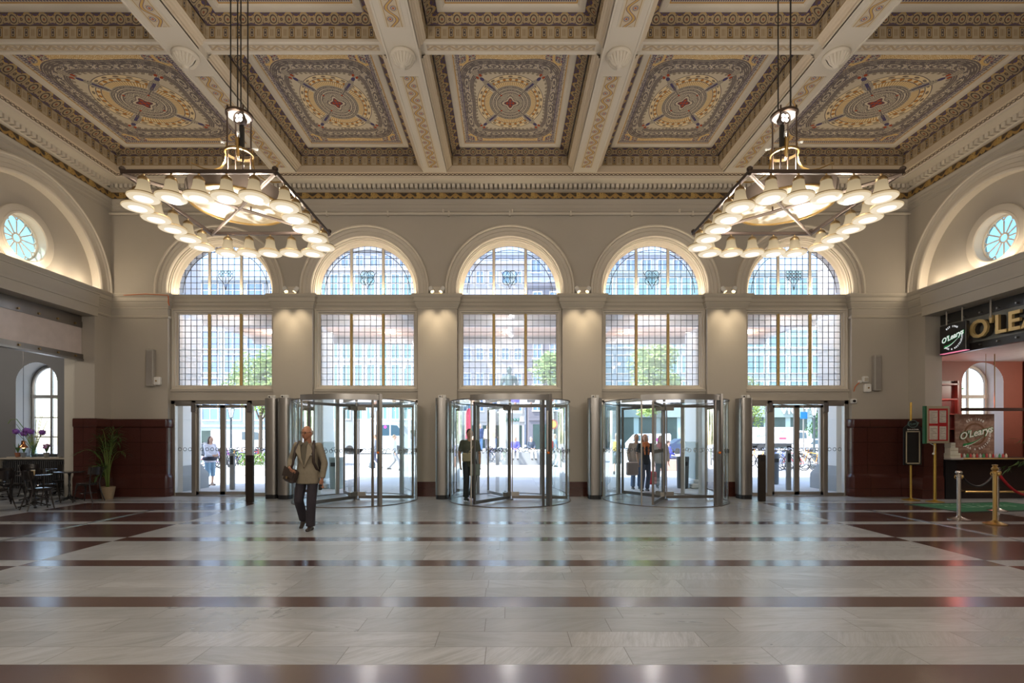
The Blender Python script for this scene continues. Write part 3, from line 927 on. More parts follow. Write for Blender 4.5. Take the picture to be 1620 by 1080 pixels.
# rooms behind the openings
M_barred = plain('oxblood_paint', (.24, .075, .05), .5, var=.1)
def room(sg, nm, zc_, wallm, ceilm):
    g = struct(empty('wall_'+nm))
    def T(u, d, z): return (sg*u, 14.6-d, z)
    xc, r, zs, sill = 13.66, .60, 3.17, 1.05
    b = MB(T)
    arch_face(b, xc, r, zs, 11.4, 22, 4.9, 0, sill)
    b.box(11.4, 22, -.5, 0, 0, sill)
    b.make('room_back_wall', wallm, g)
    b = MB(T); pts = [(lambda q, d: (xc+q, d, sill))]
    for i in range(25): pts.append(lambda q, d, a=pi*i/24: (xc+q*cos(a), d, zs+q*sin(a)))
    pts.append(lambda q, d: (xc-q, d, sill))
    b.strip([(r, 0.0), (r, -.62)], pts)
    b.make('window_reveal', M_white, g, 40)
    MB(T).box(xc-.75, xc+.75, -.6, .12, sill-.05, sill).make('sill', M_capital, g)
    b = MB(T); b.strip([(r+.02, -.5), (r-.04, -.46), (r-.09, -.47), (r-.10, -.52)], pts)
    for zz, h in ((2.82, .05), (sill+.03, .04)): b.box(xc-r, xc+r, -.52, -.46, zz-h, zz+h)
    b.box(xc-.03, xc+.03, -.52, -.47, sill, zs+r)
    for zz in (1.62, 2.2): b.box(xc-r, xc+r, -.51, -.48, zz-.015, zz+.015)
    b.make('casement', M_alu if sg < 0 else M_trim, g, 30)
    b = MB(T); b.poly([(xc-r, -.5, sill), (xc+r, -.5, sill)]+[(xc+r*cos(pi*i/20), -.5, zs+r*sin(pi*i/20)) for i in range(21)])
    b.make('window_glass', M_glass, g)
    MB(T).box(11.42, 22, -.6, 9.2, zc_, zc_+.12).make('room_ceiling', ceilm, g)
    MB(T).box(21.8, 22, -.6, 9.2, 0, zc_).make('room_end_wall', wallm, g)
    MB(T).box(11.42, 22, 9.0, 9.2, 0, zc_).make('room_near_wall', wallm, g)
room(-1, 'cafe', 4.72, M_cafe, plain('cafe_ceiling', (.12, .12, .125), .8))
room(1, 'bar', 3.80, M_barred, plain('bar_ceiling', (.72, .70, .68), .6))
# cafe: radiator under the sill
r_ = struct(empty('trim_4', (-13.66, 14.6, 0)))
b = MB(); b.box(-1.0, 1.0, -.14, 0, .98, 1.02); b.box(-1.0, -.94, -.12, 0, .1, .98); b.box(.94, 1.0, -.12, 0, .1, .98); b.make('radiator_casing', M_capital, r_)
b = MB()
for k in range(30): b.box(-.9+k*.06, -.87+k*.06, -.09, -.04, .15, .92)
b.make('radiator_fins', plain('radiator_grey', (.06, .06, .065), .5), r_)

# the band over the cafe opening: frosted panel between two rails
t = thing('shutter_box', 'frosted pinkish panel band between metal rails over the cafe opening', 'panel', (-11.2, 0, 0))
MB().box(-.03, .03, 9.62, 13.19, 3.76, 4.46).make('panel', plain('frosted_panel', (.62, .55, .53), .35), t)
b = MB(); b.box(-.07, .05, 9.62, 13.19, 4.46, 4.62); b.box(-.07, .07, 9.62, 13.19, 3.64, 3.77); b.box(-.05, .03, 9.62, 13.19, 4.62, 4.77); b.make('rail', M_dsteel, t)
b = MB(); b.box(-.09, .09, 9.62, 13.19, 3.60, 3.645); b.make('shutter_edge', M_steel, t)
for k in range(7):
    y = 9.95+k*.5
    MB().cyl((.05, y, 4.53), (.085, y, 4.53), .025, 10).make('bolt', M_brassd, t); MB().cyl((.07, y, 3.70), (.10, y, 3.70), .025, 10).make('bolt', M_brassd, t)
tube_arc = thing('pipe_duct', 'grey bent pipe hanging under the cafe ceiling', 'pipe', (0, 0, 0))
b = MB(); b.tube([(-12.6, 12.0, 4.72), (-12.6, 12.0, 3.72), (-12.55, 12.0, 3.62), (-12.4, 12.0, 3.6), (-12.2, 12, 3.6)], .05, 10)
b.make('duct', M_alu, tube_arc, 40)

# ------------------------------------------------------------------ bar frontage
M_smoke = plain('smoked_glass_panel', (.22, .23, .215), .2, 0, .5)
M_dark = plain('near_black', (.012, .011, .012), .3)
t = thing('fascia_sign', 'grey glass fascia with raised gold letters over the bar opening', 'sign', (11.28, 0, 0))
MB().box(-.02, .02, 9.62, 13.19, 3.86, 4.60).make('panel', M_smoke, t)
b = MB(); b.box(-.05, .05, 9.62, 13.19, 4.52, 4.77); b.box(-.05, .05, 9.62, 13.19, 3.72, 3.90); b.make('rail', plain('sign_rail', (.055, .055, .055), .3, .4), t)
for k in range(8):
    y = 9.9+k*.43
    MB().cyl((-.05, y, 4.58), (-.10, y, 4.58), .022, 10).make('bolt', M_steel, t); MB().cyl((-.05, y, 3.82), (-.10, y, 3.82), .022, 10).make('bolt', M_steel, t)
M_goldl = plain('gold_letter', (.66, .48, .20), .35, .35, var=.06)
M_letside = plain('letter_back', (.05, .04, .03), .5)
ys = 12.17
for ch, adv in (("O", .44), ("'", .13), ("L", .27), ("E", .31), ("A", .38), ("R", .35), ("Y", .34), ("S", .32)):
    w_ = adv
    l = text(ch, .60, M_goldl, .03, t, 'letter', (-.19, ys-w_/2, 4.15), (pi/2, 0, -pi/2), bold=.010)
    l2 = text(ch, .60, M_letside, .05, t, 'letter_return', (-.10, ys-w_/2, 4.15), (pi/2, 0, -pi/2), bold=.008)
    ys -= adv+.02
def arc_text(s, cx, cz, r, a0, a1, size, mat, parent, y, flip=False, name='lettering'):
    """letters on a circle, standing in the parent's x-z plane; angles in degrees, clockwise from a0 to a1"""
    n = len(s)
    for i, ch in enumerate(s):
        if ch == ' ': continue
        a = radians(a0+(a1-a0)*i/max(1, n-1))
        rot = a+pi/2 if flip else a-pi/2
        e = Matrix.Rotation(-rot, 4, 'Y') @ Matrix.Rotation(pi/2, 4, 'X')
        o = text(ch, size, mat, .003, parent, name, (cx+r*cos(a), y, cz+r*sin(a)), e.to_euler(), bold=size*.02)
M_lw = plain('sign_white', (.85, .85, .85), .5, emit=(.9, .95, 1), estr=.55, var=0)
M_lg = plain('sign_green', (.02, .22, .06), .5, emit=(.02, .35, .1), estr=.35, var=0)
M_pw = plain('print_white', (.85, .83, .80), .5, var=0); M_pg = plain('print_green', (.02, .25, .07), .5, var=0)
M_pb = plain('print_brown', (.16, .07, .03), .5)
def logo(parent, S, y, wh, gr, ringm, small=True):
    """round emblem: words on a circle, slanted name across with a tail underneath; S = half width"""
    e = Matrix.Rotation(radians(-14), 4, 'Y') @ Matrix.Rotation(pi/2, 4, 'X')
    b = MB()
    if ringm:
        b.lathe([(S*.50, -.002), (S*.60, -.002), (S*.60, .002), (S*.50, .002), (S*.50, -.002)], (0, y+.004, 0), 40, Matrix.Rotation(pi/2, 3, 'X'), cap=False)
        b.make('emblem_ring', ringm, parent)
    text("O'Learys", S*.50, gr, .002, parent, 'emblem_name', (S*.02, y-.004, S*.06), e.to_euler(), shear=.35, bold=S*.030)
    text("O'Learys", S*.50, wh, .002, parent, 'emblem_name', (S*.02, y-.010, S*.06), e.to_euler(), shear=.35, bold=S*.008)
    def sw(off, k):
        pts = []
        for i in range(11):
            t_ = i/10; pts.append((-S*.62+S*1.1*t_, -S*.50+S*.42*t_-S*.10*sin(pi*t_)-off*k))
        for i in range(10, -1, -1):
            t_ = i/10; pts.append((-S*.66+S*1.14*t_, -S*.50+S*.42*t_-S*.10*sin(pi*t_)-off*k-S*.13*(1-t_)-.01*S))
        return pts
    MB().prism(sw(0, 0), y-.006, y-.004).make('emblem_tail', gr, parent)
    MB().prism([(a, c-.0) for a, c in [(p[0]*.96, p[1]*1.03-S*.02) for p in sw(0, 0)]], y-.003, y-.001).make('emblem_tail_edge', wh, parent)
    arc_text("EST 1988", 0, 0, S*.80, 122, 58, S*.17, wh, parent, y-.004)
    arc_text("BAR & RESTAURANT", 0, 0, S*.80, 232, 372, S*.155, wh, parent, y-.004, True)
t = thing('hanging_sign', 'black square lit sign with green and white emblem hung from rods', 'sign', (11.0, 12.52, 4.07), pi/2*3)
MB().cbox(-.37, .37, -.05, .05, -.35, .35, .012).make('panel', M_dark, t)
logo(t, .35, -.058, M_lw, M_lg, None)
for x in (-.22, .22):
    b = MB(); b.tube([(x, 0, .34), (x, 0, .70)], .018, 8); b.lathe([(.05, .69), (.05, .705)], (x, 0, 0), 12); b.make('rod', M_alu, t)
MB().box(-.36, .36, -.052, .052, -.362, -.35).make('lit_edge', plain('pink_edge_light', (.8, .3, .4), .4, emit=(1, .25, .45), estr=.6, var=0), t)
# third rod of the fascia
t = thing('hanging_rod', 'steel rod hanging from the beam before the gold letters', 'rod', (11.05, 11.63, 4.36))
b = MB(); b.tube([(0, 0, 0), (0, 0, .41)], .02, 8); b.lathe([(.05, .40), (.05, .412)], (0, 0, 0), 12); b.make('rod', M_alu, t)
# bar interior
t = thing('back_bar', 'dark red lit shelving cabinet at the bar corner', 'cabinet', (0, 0, 0))
b = MB(); b.box(11.75, 12.62, 14.3, 14.58, 0, 3.2)
b.make('body', plain('dark_cherry', (.055, .012, .01), .3), t)
b = MB()
for k in range(5): b.box(11.78, 12.6, 14.2, 14.32, 1.4+k*.42, 1.44+k*.42)
b.box(11.75, 11.79, 14.2, 14.32, 0, 3.2); b.box(12.58, 12.62, 14.2, 14.32, 0, 3.2)
b.make('shelf', plain('cherry_shelf', (.12, .03, .022), .3), t)
t = thing('wall_pilaster', 'polished dark red pilaster beside the arched bar window', 'pilaster', (15.15, 14.5, 0))
MB().cbox(-.35, .35, -.2, .08, 0, 3.78, .02).make('shaft', plain('cherry_panel', (.10, .018, .012), .25), t)
t = thing('side_shelving', 'dark red shelving at the far end of the bar', 'cabinet', (16.2, 14.45, 0))
b = MB(); b.box(-.6, .8, -.05, .12, 0, 3.6); b.make('body', plain('dark_cherry', (.05, .01, .01), .3), t)
b = MB()
for k in range(6): b.box(-.6, .8, -.2, -.04, .9+k*.45, .93+k*.45)
b.make('shelf', plain('cherry_shelf', (.12, .03, .022), .3), t)
for k, (x, z) in enumerate(((11.86, 2.99), (12.02, 2.99))):
    t = thing('bar_spotlight', ['small bright spotlight on the bar corner cabinet, nearer the white pier', 'small bright spotlight on the bar corner cabinet, nearer the arched window'][k], 'spotlight', (x, 14.15, z), 0, 'bar spotlights')
    MB().lathe([(.035, .05), (.05, .0), (.05, -.02)], (0, .05, 0), 14, Matrix.Rotation(pi/2, 3, 'X')).make('housing', M_dark, t)
    MB().ell((0, -.0, 0), .04, .02, .04, 12, 8).make('lens', plain('hot_lens', (1, .9, .8), .4, emit=(1, .85, .75), estr=9, var=0), t, 40)
lamp('bar_red_glow', 'POINT', (12.3, 13.9, 2.6), 12, (1, .25, .2), .1)
lamp('bar_ceiling_light', 'POINT', (14.6, 12.2, 3.3), 120, (1, .86, .72), .25)
lamp('cafe_fill_light', 'POINT', (-14.5, 11.5, 4.2), 170, (1, .88, .75), .3)  # point light added to brighten the cafe, no fitting modelled
M_bar = plain('bar_front', (.022, .012, .01), .3)
t = thing('bar_counter', 'long dark bar counter with brass foot rail', 'bar counter', (11.64, 13.3, 0))
b = MB(); b.box(0, 6, 0, .65, 0, 1.02)
for k in range(6): b.box(.1+k, .95+k, -.02, .0, .18, .9)
b.make('body', M_bar, t)
MB().cbox(-.05, 6, -.12, .72, 1.02, 1.08, .015).make('countertop', plain('bar_top', (.03, .025, .022), .15), t)
b = MB(); b.tube([(-.05, -.13, 1.05), (6, -.13, 1.05)], .02, 8); b.make('top_edge', M_brass, t, 40)
b = MB(); b.tube([(.1, -.25, .2), (6, -.25, .2)], .025, 10)
for k in range(5): b.tube([(.2+1.4*k, -.25, .2), (.2+1.4*k, 0, .2)], .018, 8)
b.make('foot_rail', M_brass, t, 40)
t = thing('bar_screen', 'brick patterned screen with round white and green emblem above the bar', 'sign', (12.40, 13.5, 1.69))
def brickm():
    m = Mat('brick_print', (.3, .15, .1), .5); x, y, z = m.coords('Object')
    row = (z*14).floor(); q = (x*5+row*.5).fract(); f = (z*14).fract(); n = m.noise(m.vec(x, y, z), 9, 4)
    m.layers(m.mix(m.wn(m.vec((x*5+row*.5).floor(), row, 1.0)), (.20, .10, .07), (.33, .20, .15)), ((q.lt(.05)+f.lt(.1)).mn(1.0)*.6, (.12, .07, .05)), ((n-.5).mx(0.0)*3, (.42, .30, .24)))
    return m.m
MB().box(-.52, .52, -.015, .015, -.54, .54).make('panel', brickm(), t)
logo(t, .50, -.02, M_pw, M_pg, M_pb)
MB().box(-.52, .52, -.012, .012, -.61, -.54).make('foot', M_alu, t)
t = thing('cross_rail', 'dark horizontal rail across the bar above the emblem screen', 'rail', (11.9, 13.3, 2.30))
b = MB(); b.box(0, 5.5, -.05, .05, 0, .08); b.make('bar', plain('rail_brown', (.04, .018, .014), .3), t)
b = MB(); b.tube([(.85, 0, 0), (.85, 0, 1.50)], .012, 6); b.tube([(.62, 0, 0), (.62, 0, 1.5)], .006, 6); b.make('hanger', M_brassd, t)
R2 = random.Random(3)
for k in range(15):
    x = 11.92+k*.085; h = .10
    c = [(.6, .05, .05), (.8, .8, .78), (.1, .4, .15), (.75, .1, .1), (.85, .8, .6)][k % 5]
    t = thing('bar_bottle', '%s bottle, %s from the cartons along the bar top' % (['red', 'white', 'green', 'bright red', 'cream'][k % 5], ['first', 'second', 'third', 'fourth', 'fifth', 'sixth', 'seventh', 'eighth', 'ninth', 'tenth', 'eleventh', 'twelfth', 'thirteenth', 'fourteenth', 'fifteenth'][k]), 'bottle', (x, 13.36, 1.08), 0, 'small bottles along the bar top')
    MB().lathe([(.0, 0), (.024, 0), (.024, h*.6), (.010, h*.8), (.010, h)], (0, 0, 0), 8).make('body', plain('bottle_%d' % (k % 5), c, .3), t, 40)
def carton(x, z, w, h, d, lab, col=(.75, .72, .62)):
    t = thing('carton', lab, 'box', (x, 13.08, z))
    MB().cbox(-w/2, w/2, -d/2, d/2, 0, h, .005).make('body', plain('card_%.2f' % col[0], col, .7), t)
    MB().box(-w/2+.01, w/2-.01, -d/2-.002, d/2-.01, h*.45, h*.55).make('tape', plain('tape_tan', (.5, .42, .3), .5), t)
carton(11.44, 1.08, .27, .12, .2, 'wide white carton lying on the bar end below two smaller ones')
carton(11.42, 1.20, .21, .14, .17, 'white carton in the middle of the small pile on the bar end', (.78, .75, .66))
carton(11.38, 1.34, .12, .13, .2, 'smallest white carton on top of the pile on the bar end', (.7, .69, .62))
t = thing('service_ledge', 'small white ledge beside the bar pier under the cartons', 'shelf', (11.60, 13.08, 1.03)); 
MB().cbox(-.30, .03, -.13, .1, 0, .05, .01).make('board', plain('ledge_white', (.5, .45, .42), .5), t)
MB().box(-.29, .0, .04, .12, -1.03, 0).make('support', M_dark, t)

# ------------------------------------------------------------------ revolving doors
M_ring = plain('etched_ring', (.08, .085, .08), .5); M_ringw = plain('etched_ring_pale', (.75, .78, .76), .5)
def ringmark(b, P, r=.044, w=.007, n=14):
    """P(u, v) -> 3D point on the pane"""
    b.tube([P(r*cos(2*pi*i/n), r*sin(2*pi*i/n)) for i in range(n)], w, 4, closed=True)
RD = 1.53
def revolving(xc, th, label):
    t = thing('revolving_door', label, 'revolving door', (xc, 13.05, 0))
    H = 2.50; og = radians(36.5)
    def arcp_(a0, a1, n, r): return [(r*cos(a0+(a1-a0)*i/n), r*sin(a0+(a1-a0)*i/n)) for i in range(n+1)]
    for s, (a0, a1) in enumerate(((radians(126.5), radians(233.5)), (radians(-53.5), radians(53.5)))):
        b = MB(); P = arcp_(a0, a1, 26, RD)
        for p, q in zip(P, P[1:]): b.quad((*p, .015), (*q, .015), (*q, H), (*p, H))
        g = b.make('curved_glass', M_curve, t, 1)
        b = MB(); n = 12
        for i in range(n):
            a = a0+(a1-a0)*(i+.5)/n
            ringmark(b, lambda u, v, a=a: (RD*1.002*cos(a+u/RD), RD*1.002*sin(a+u/RD), 1.27+v))
        b.make('ring_marks', M_ring, g)
        b = MB()
        for a in (a0, a0+(a1-a0)*.5, a1):
            b.tube([(RD*cos(a), RD*sin(a), 0), (RD*cos(a), RD*sin(a), H)], .012 if a != a1 or s else .012, 6)
        b.make('glass_joint', M_alu, g, 40)
    b = MB()
    for r0, r1, z0, z1, a0, a1 in ((RD-.03, RD+.03, 0, .02, 0, 2*pi), (RD-.03, RD+.02, H-.0, H+.025, 0, 2*pi)):
        b.lathe([(r0, z0), (r1, z0), (r1, z1), (r0, z1), (r0, z0)], (0, 0, 0), 60, cap=False)
    b.make('drum_ring', M_dsteel, t, 40)
    MB().lathe([(0.001, H+.012), (RD-.03, H+.012)], (0, 0, 0), 40, cap=False).make('drum_canopy', glassmat('canopy_glass', (.9, .95, .93)).m, t)
    # front header, a curved steel band over the way in
    b = MB()
    for c0 in (radians(270), radians(90)):
        P0 = arcp_(c0-og, c0+og, 20, RD+.045); P1 = arcp_(c0-og, c0+og, 20, RD-.06)
        for i in range(20):
            a, c, d, e = P0[i], P0[i+1], P1[i+1], P1[i]
            b.add([(*a, 2.47), (*c, 2.47), (*d, 2.47), (*e, 2.47), (*a, 2.60), (*c, 2.60), (*d, 2.60), (*e, 2.60)], [(0,3,2,1),(4,5,6,7),(0,1,5,4),(2,3,7,6)]+([(3,0,4,7)] if i == 0 else [])+([(1,2,6,5)] if i == 19 else []))
    b.make('header', M_steel, t, 40)
    b = MB(); ar = radians(270)+og
    for rr, w, m in ((RD+.0, .045, 0),):
        c, s = cos(ar), sin(ar)
        b.obox(((RD)*c, (RD)*s, 1.31), .13, .075, 2.62, Matrix.Rotation(ar, 3, 'Z'))
    b.make('post', M_steel, t)
    b = MB(); b.obox((RD*cos(ar-.11), RD*sin(ar-.11)+.0, 1.25), .04, .05, 2.5, Matrix.Rotation(ar, 3, 'Z')); b.make('post_seal', M_dsteel, t)
    b = MB()
    for a in (radians(126.5), radians(53.5)): b.obox((RD*cos(a), RD*sin(a), 1.25), .07, .10, 2.5, Matrix.Rotation(a, 3, 'Z'))
    b.obox((RD*cos(radians(233.5)), RD*sin(radians(233.5)), 1.25), .03, .03, 2.5)
    b.make('rear_post', M_alu, t)
    b = MB(); b.obox((RD*cos(ar)-.04, RD*sin(ar)-.06, 1.75), .035, .03, .95); b.make('push_bar', M_steel, t)
    b = MB(); b.ell((RD*cos(ar)-.02, RD*sin(ar)-.075, 1.25), .035, .02, .03, 10, 6); b.make('stop_button', plain('orange_button', (.8, .22, .03), .4), t, 40)
    b = MB(); b.cyl((0, 0, 0), (0, 0, H), .032, 14); b.lathe([(.09, 0), (.09, .02), (.05, .035)], (0, 0, 0), 18); b.make('centre_pole', M_steel, t, 40)
    for k in range(3):
        a = radians(th+120*k); rot = Matrix.Rotation(a, 3, 'Z')
        def L(b, x0, x1, z0, z1, d): b.obox(rot @ Vector(((x0+x1)/2, 0, (z0+z1)/2)), x1-x0, d, z1-z0, rot)
        b = MB(); L(b, .06, 1.47, .035, .115, .05); L(b, .06, 1.47, 2.375, 2.44, .05); L(b, 1.43, 1.48, .035, 2.44, .045); L(b, .05, .075, .035, 2.44, .03)
        lf = b.make('door_leaf', M_dsteel, t)
        b = MB(); L(b, .04, .24, .10, .21, .10); L(b, .04, .24, 2.30, 2.40, .10); b.make('clamp', M_alu, lf)
        b = MB()
        b.quad(rot @ Vector((.075, 0, .11)), rot @ Vector((1.43, 0, .11)), rot @ Vector((1.43, 0, 2.38)), rot @ Vector((.075, 0, 2.38)))
        b.make('leaf_glass', M_glass, lf)
        b = MB()
        for q in range(8):
            ringmark(b, lambda u, v, q=q: rot @ Vector((.2+q*.155+u, .003, 1.27+v)))
        b.make('ring_marks', M_ring if k != 1 else M_ringw, lf)
    return t
revolving(-3.96, 240, 'glass revolving door on the left, behind the walking man')
revolving(0.0, 235, 'middle glass revolving door of the three, facing the white monument')
revolving(3.98, 243, 'glass revolving door on the right with people coming in behind it')

# steel jambs beside the drums, housings of the air curtains
M_foot = plain('black_foot', (.01, .01, .012), .5)
def housing(x, y, label):
    t = thing('steel_housing', label, 'steel column', (x, y, 0), 0, 'steel columns beside the doors')
    n = 28
    def prof(w, d): return [(w*(abs(cos(a))**.6)*(1 if cos(a) >= 0 else -1), d*(abs(sin(a))**.6)*(1 if sin(a) >= 0 else -1)) for a in [2*pi*i/n for i in range(n)]]
    MB().prism(prof(.175, .22), .11, 2.63, 'z').make('shell', M_steel, t, 30)
    MB().prism(prof(.165, .21), 0, .11, 'z').make('foot', M_foot, t, 30)
    b = MB(); b.cbox(-.10, .0, -.12, -.04, 2.63, 2.71, .008); b.cbox(.02, .10, -.14, -.06, 2.63, 2.71, .008); b.make('sensor', M_white, t)
    MB().cyl((-.05, -.12, 2.67), (-.05, -.145, 2.67), .02, 10).make('sensor_lens', M_dark, t)
housing(-6.27, 13.42, 'steel column against the glazed side entrance, behind the dark bollard')
housing(-5.88, 13.30, 'steel column touching the revolving door with the walking man before it')
housing(-1.77, 13.30, 'steel column standing before the plastered pier, left of the middle revolving door')
housing(2.22, 13.30, 'steel column between the middle and the right revolving doors')
housing(6.17, 13.34, 'steel column between the right revolving door and the glazed side entrance')
def bollard(x, y, label):
    t = thing('bollard', label, 'bollard', (x, y, 0))
    MB().cbox(-.085, .085, -.045, .045, 0, 1.17, .008).make('post', plain('bollard_bronze', (.07, .06, .055), .3, .8), t)
    MB().box(-.05, .05, -.05, -.044, 1.0, 1.1).make('reader', M_black, t)
bollard((397-803)/800*12.5+CX, 12.45, 'dark rectangular post before the side entrance beside the walking man')
bollard((1205-803)/800*12.7+CX, 12.7, 'dark rectangular post before the side entrance by the red pier')

# glazed side entrances
def glazed(n, xc, s):
    g = struct(empty('door_%d' % n, (xc, WY+.18, 0)))
    def X(a, c): return (min(s*a, s*c), max(s*a, s*c))
    b = MB()
    for a, c in ((-1.43, -1.32), (-.87, -.75), (.66, .80), (1.30, 1.43)): b.cbox(*X(a, c), -.06, .06, 0, 2.62, .006)
    b.box(-1.43, 1.43, -.06, .06, 2.52, 2.62)
    for a, c in ((-1.32, -.87), (.80, 1.30)): b.box(*X(a, c), -.04, .04, 0, .09); b.box(*X(a, c), -.04, .04, 2.47, 2.52)
    b.make('door_frame', M_alu, g)
    b = MB()
    for a, c in ((-1.32, -.87), (.80, 1.30)):
        x0, x1 = X(a, c); b.quad((x0, 0, .09), (x1, 0, .09), (x1, 0, 2.47), (x0, 0, 2.47))
    b.make('side_glass', M_glass, g)
    b = MB()
    for q in range(3):
        ringmark(b, lambda u, v: (s*(-1.22+q*.14)+u, -.005, 1.28+v)); ringmark(b, lambda u, v: (s*(.90+q*.14)+u, -.005, 1.28+v))
    b.make('ring_marks', M_ring, g)
    for li, (a, c) in enumerate(((-.75, -.03), (-.03, .66))):
        x0, x1 = X(a, c)
        b = MB(); b.box(x0, x0+.07, -.03, .03, .02, 2.50); b.box(x1-.07, x1, -.03, .03, .02, 2.50); b.box(x0, x1, -.03, .03, .02, .12); b.box(x0, x1, -.03, .03, 2.42, 2.50)
        lf = b.make('door_leaf', M_alu, g)
        MB().quad((x0+.07, 0, .12), (x1-.07, 0, .12), (x1-.07, 0, 2.42), (x0+.07, 0, 2.42)).make('leaf_glass', M_glass, lf)
        b = MB()
        for q in range(4): ringmark(b, lambda u, v: (x0+.14+q*.14+u, -.005, 1.28+v))
        b.make('ring_marks', M_ring, lf)
        b = MB(); b.box(x0+.15, x1-.15, -.09, -.03, 2.43, 2.48); b.obox((x0+.3, -.09, 2.50), .32, .02, .015, Matrix.Rotation(.1, 3, 'Y')); b.make('closer', M_steel, lf)
        if li == 0:
            hx = (x1 if s > 0 else x0)-s*.035
            b = MB(); b.tube([(hx, -.03, 1.1), (hx, -.08, 1.1), (hx-s*.02, -.085, .95)], .014, 6); b.cbox(hx-.03, hx+.03, -.05, -.03, 1.02, 1.2, .004); b.make('handle', M_steel, lf)
    b = MB()
    for a in (-.80, .72): 
        x = s*a; b.box(x-.045, x+.045, -.12, -.05, 2.30, 2.56)
        b.tube([(x+s*.04, -.1, 2.32), (x+s*.09, -.1, 2.26), (x+s*.12, -.1, 2.33), (x+s*.11, -.1, 2.45)], .006, 5)
    b.make('sensor', plain('sensor_grey', (.12, .11, .11), .4), g)
    b = MB(); b.box(-1.43, 1.43, -.14, .1, -.01, .012); b.make('threshold', M_alu, g)
glazed(1, BAYS[0], 1); glazed(2, BAYS[4], -1)
for n, xc in ((3, BAYS[1]), (4, BAYS[2]), (5, BAYS[3])):
    g = struct(empty('trim_%d' % (n+2), (xc, WY+.1, 0)))
    b = MB(); b.box(-1.43, -1.37, -.1, .1, 0, 2.62); b.box(1.37, 1.43, -.1, .1, 0, 2.62); b.box(-1.43, 1.43, -.1, .3, 2.56, 2.64); b.make('portal_jamb', M_alu, g)

# ------------------------------------------------------------------ small fittings on the walls
M_spk = plain('speaker_grey', (.36, .34, .31), .5)
def wallthing(name, label, cat, px, py0, py1, w, d, mat, extra=None):
    c = at(px, (py0+py1)/2, WY-.05); h = (py1-py0)/800*WY
    t = thing(name, label, cat, (c.x, WY, c.z-h/2))
    MB().cbox(-w/2, w/2, -d, 0, 0, h, min(.02, w/5)).make('body', mat, t)
    return t, h
t, h = wallthing('wall_speaker', 'tall slim grey loudspeaker on the wall near the cafe', 'loudspeaker', 239.5, 553, 611, .20, .14, M_spk)
MB().box(-.08, .08, -.143, -.139, .04, .94).make('grille', plain('grille', (.30, .28, .26), .8), t)
t, h = wallthing('wall_speaker', 'tall slim grey loudspeaker on the wall near the bar', 'loudspeaker', 1386, 562, 618, .19, .14, M_spk)
MB().box(-.075, .075, -.143, -.139, .04, .92).make('grille', plain('grille', (.30, .28, .26), .8), t)
t, h = wallthing('junction_box', 'square white box beside the loudspeaker near the cafe', 'box', 249, 596, 609, .19, .10, M_white)
MB().cyl((0, -.10, .11), (0, -.115, .11), .022, 12).make('dome', M_brassd, t)
t, h = wallthing('junction_box', 'larger white box under two smaller ones near the bar loudspeaker', 'box', 1372, 607, 620, .18, .10, M_white)
MB().cyl((0, -.10, .11), (0, -.115, .11), .022, 12).make('dome', M_brassd, t)
t, h = wallthing('junction_box', 'upper white box above the larger one near the bar loudspeaker', 'box', 1369, 595, 605, .15, .09, M_white)
MB().box(-.05, .05, -.093, -.09, .03, .13).make('plate', M_capital, t)
t, h = wallthing('junction_box', 'smallest white box with an orange wire at the right window edge', 'box', 1361, 601, 606, .10, .07, M_white)
b = MB(); b.tube([(-.03, -.06, .02), (-.09, -.06, -.03), (-.14, -.05, -.10), (-.16, -.03, -.22)], .01, 6); b.make('wire', plain('orange_wire', (.7, .16, .03), .5), t)
for (px, py) in ((1350, 635),):
    c = at(px, py, WY-.05); t = thing('camera', 'small white camera above the side entrance by the red pier', 'camera', (c.x, WY, c.z-.05))
    MB().cbox(-.06, .06, -.12, 0, 0, .12, .015).make('body', M_white, t)
    MB().cyl((-.03, -.12, .06), (-.03, -.15, .06), .035, 12).make('lens', M_dark, t)
t = thing('cable', 'orange cable end hanging at the left capital by the first arch window', 'cable', at(266, 468, WY-.165))
b = MB(); b.tube([(0, 0, 0), (.01, 0, -.08), (-.01, .02, -.16), (.01, .03, -.25)], .012, 6); b.tube([(-1.2, 0, .02), (-.6, -.01, .05), (0, 0, .02)], .008, 5); b.make('wire', plain('orange_wire', (.7, .16, .03), .5), t)
# twin spotlights standing on the four capitals
places = ['between the first and second arches', 'between the second and middle arches', 'between the middle and fourth arches', 'between the fourth and last arches']
for k in range(4):
    x = (BAYS[k]+BAYS[k+1])/2
    t = thing('twin_spotlight', 'white twin spotlight on the capital '+places[k], 'spotlight', (x, WY-.06, 5.50), 0, 'twin spotlights on the capitals')
    b = MB(); b.cbox(-.2, .2, -.0, .05, -.01, .19, .01); b.make('back_plate', M_trim, t)
    for s in (-1, 1):
        rt = Matrix.Rotation(s*radians(26), 3, 'Y') @ Matrix.Rotation(radians(-22), 3, 'X')
        MB().lathe([(.0, .16), (.055, .16), (.06, .15), (.06, 0), (.05, 0), (.04, .05)], (s*.11, -.10, .02), 18, rt).make('lamp_head', M_white, t, 40)
        MB().lathe([(0, .04), (.045, .04)], (s*.11, -.10, .02), 14, rt).make('lamp_lens', plain('warm_lens', (1, .85, .6), .4, emit=(1, .8, .5), estr=5, var=0), t)
        l = lamp('pier_spot', 'SPOT', (x+s*.17, WY-.42, 5.50), 60, (1, .80, .54), .03, aim=(x+s*.27, WY-.02, 4.0))
        l.data.spot_size = radians(66); l.data.spot_blend = .9
# warm linear lights on the arch ledges that wash the reveals
for k in range(5):
    lamp('arch_wash', 'AREA', (BAYS[k], WY+.07, 5.515), 22, (1, .80, .54), 2.6, aim=(BAYS[k], WY+.075, 9), size_y=.06)
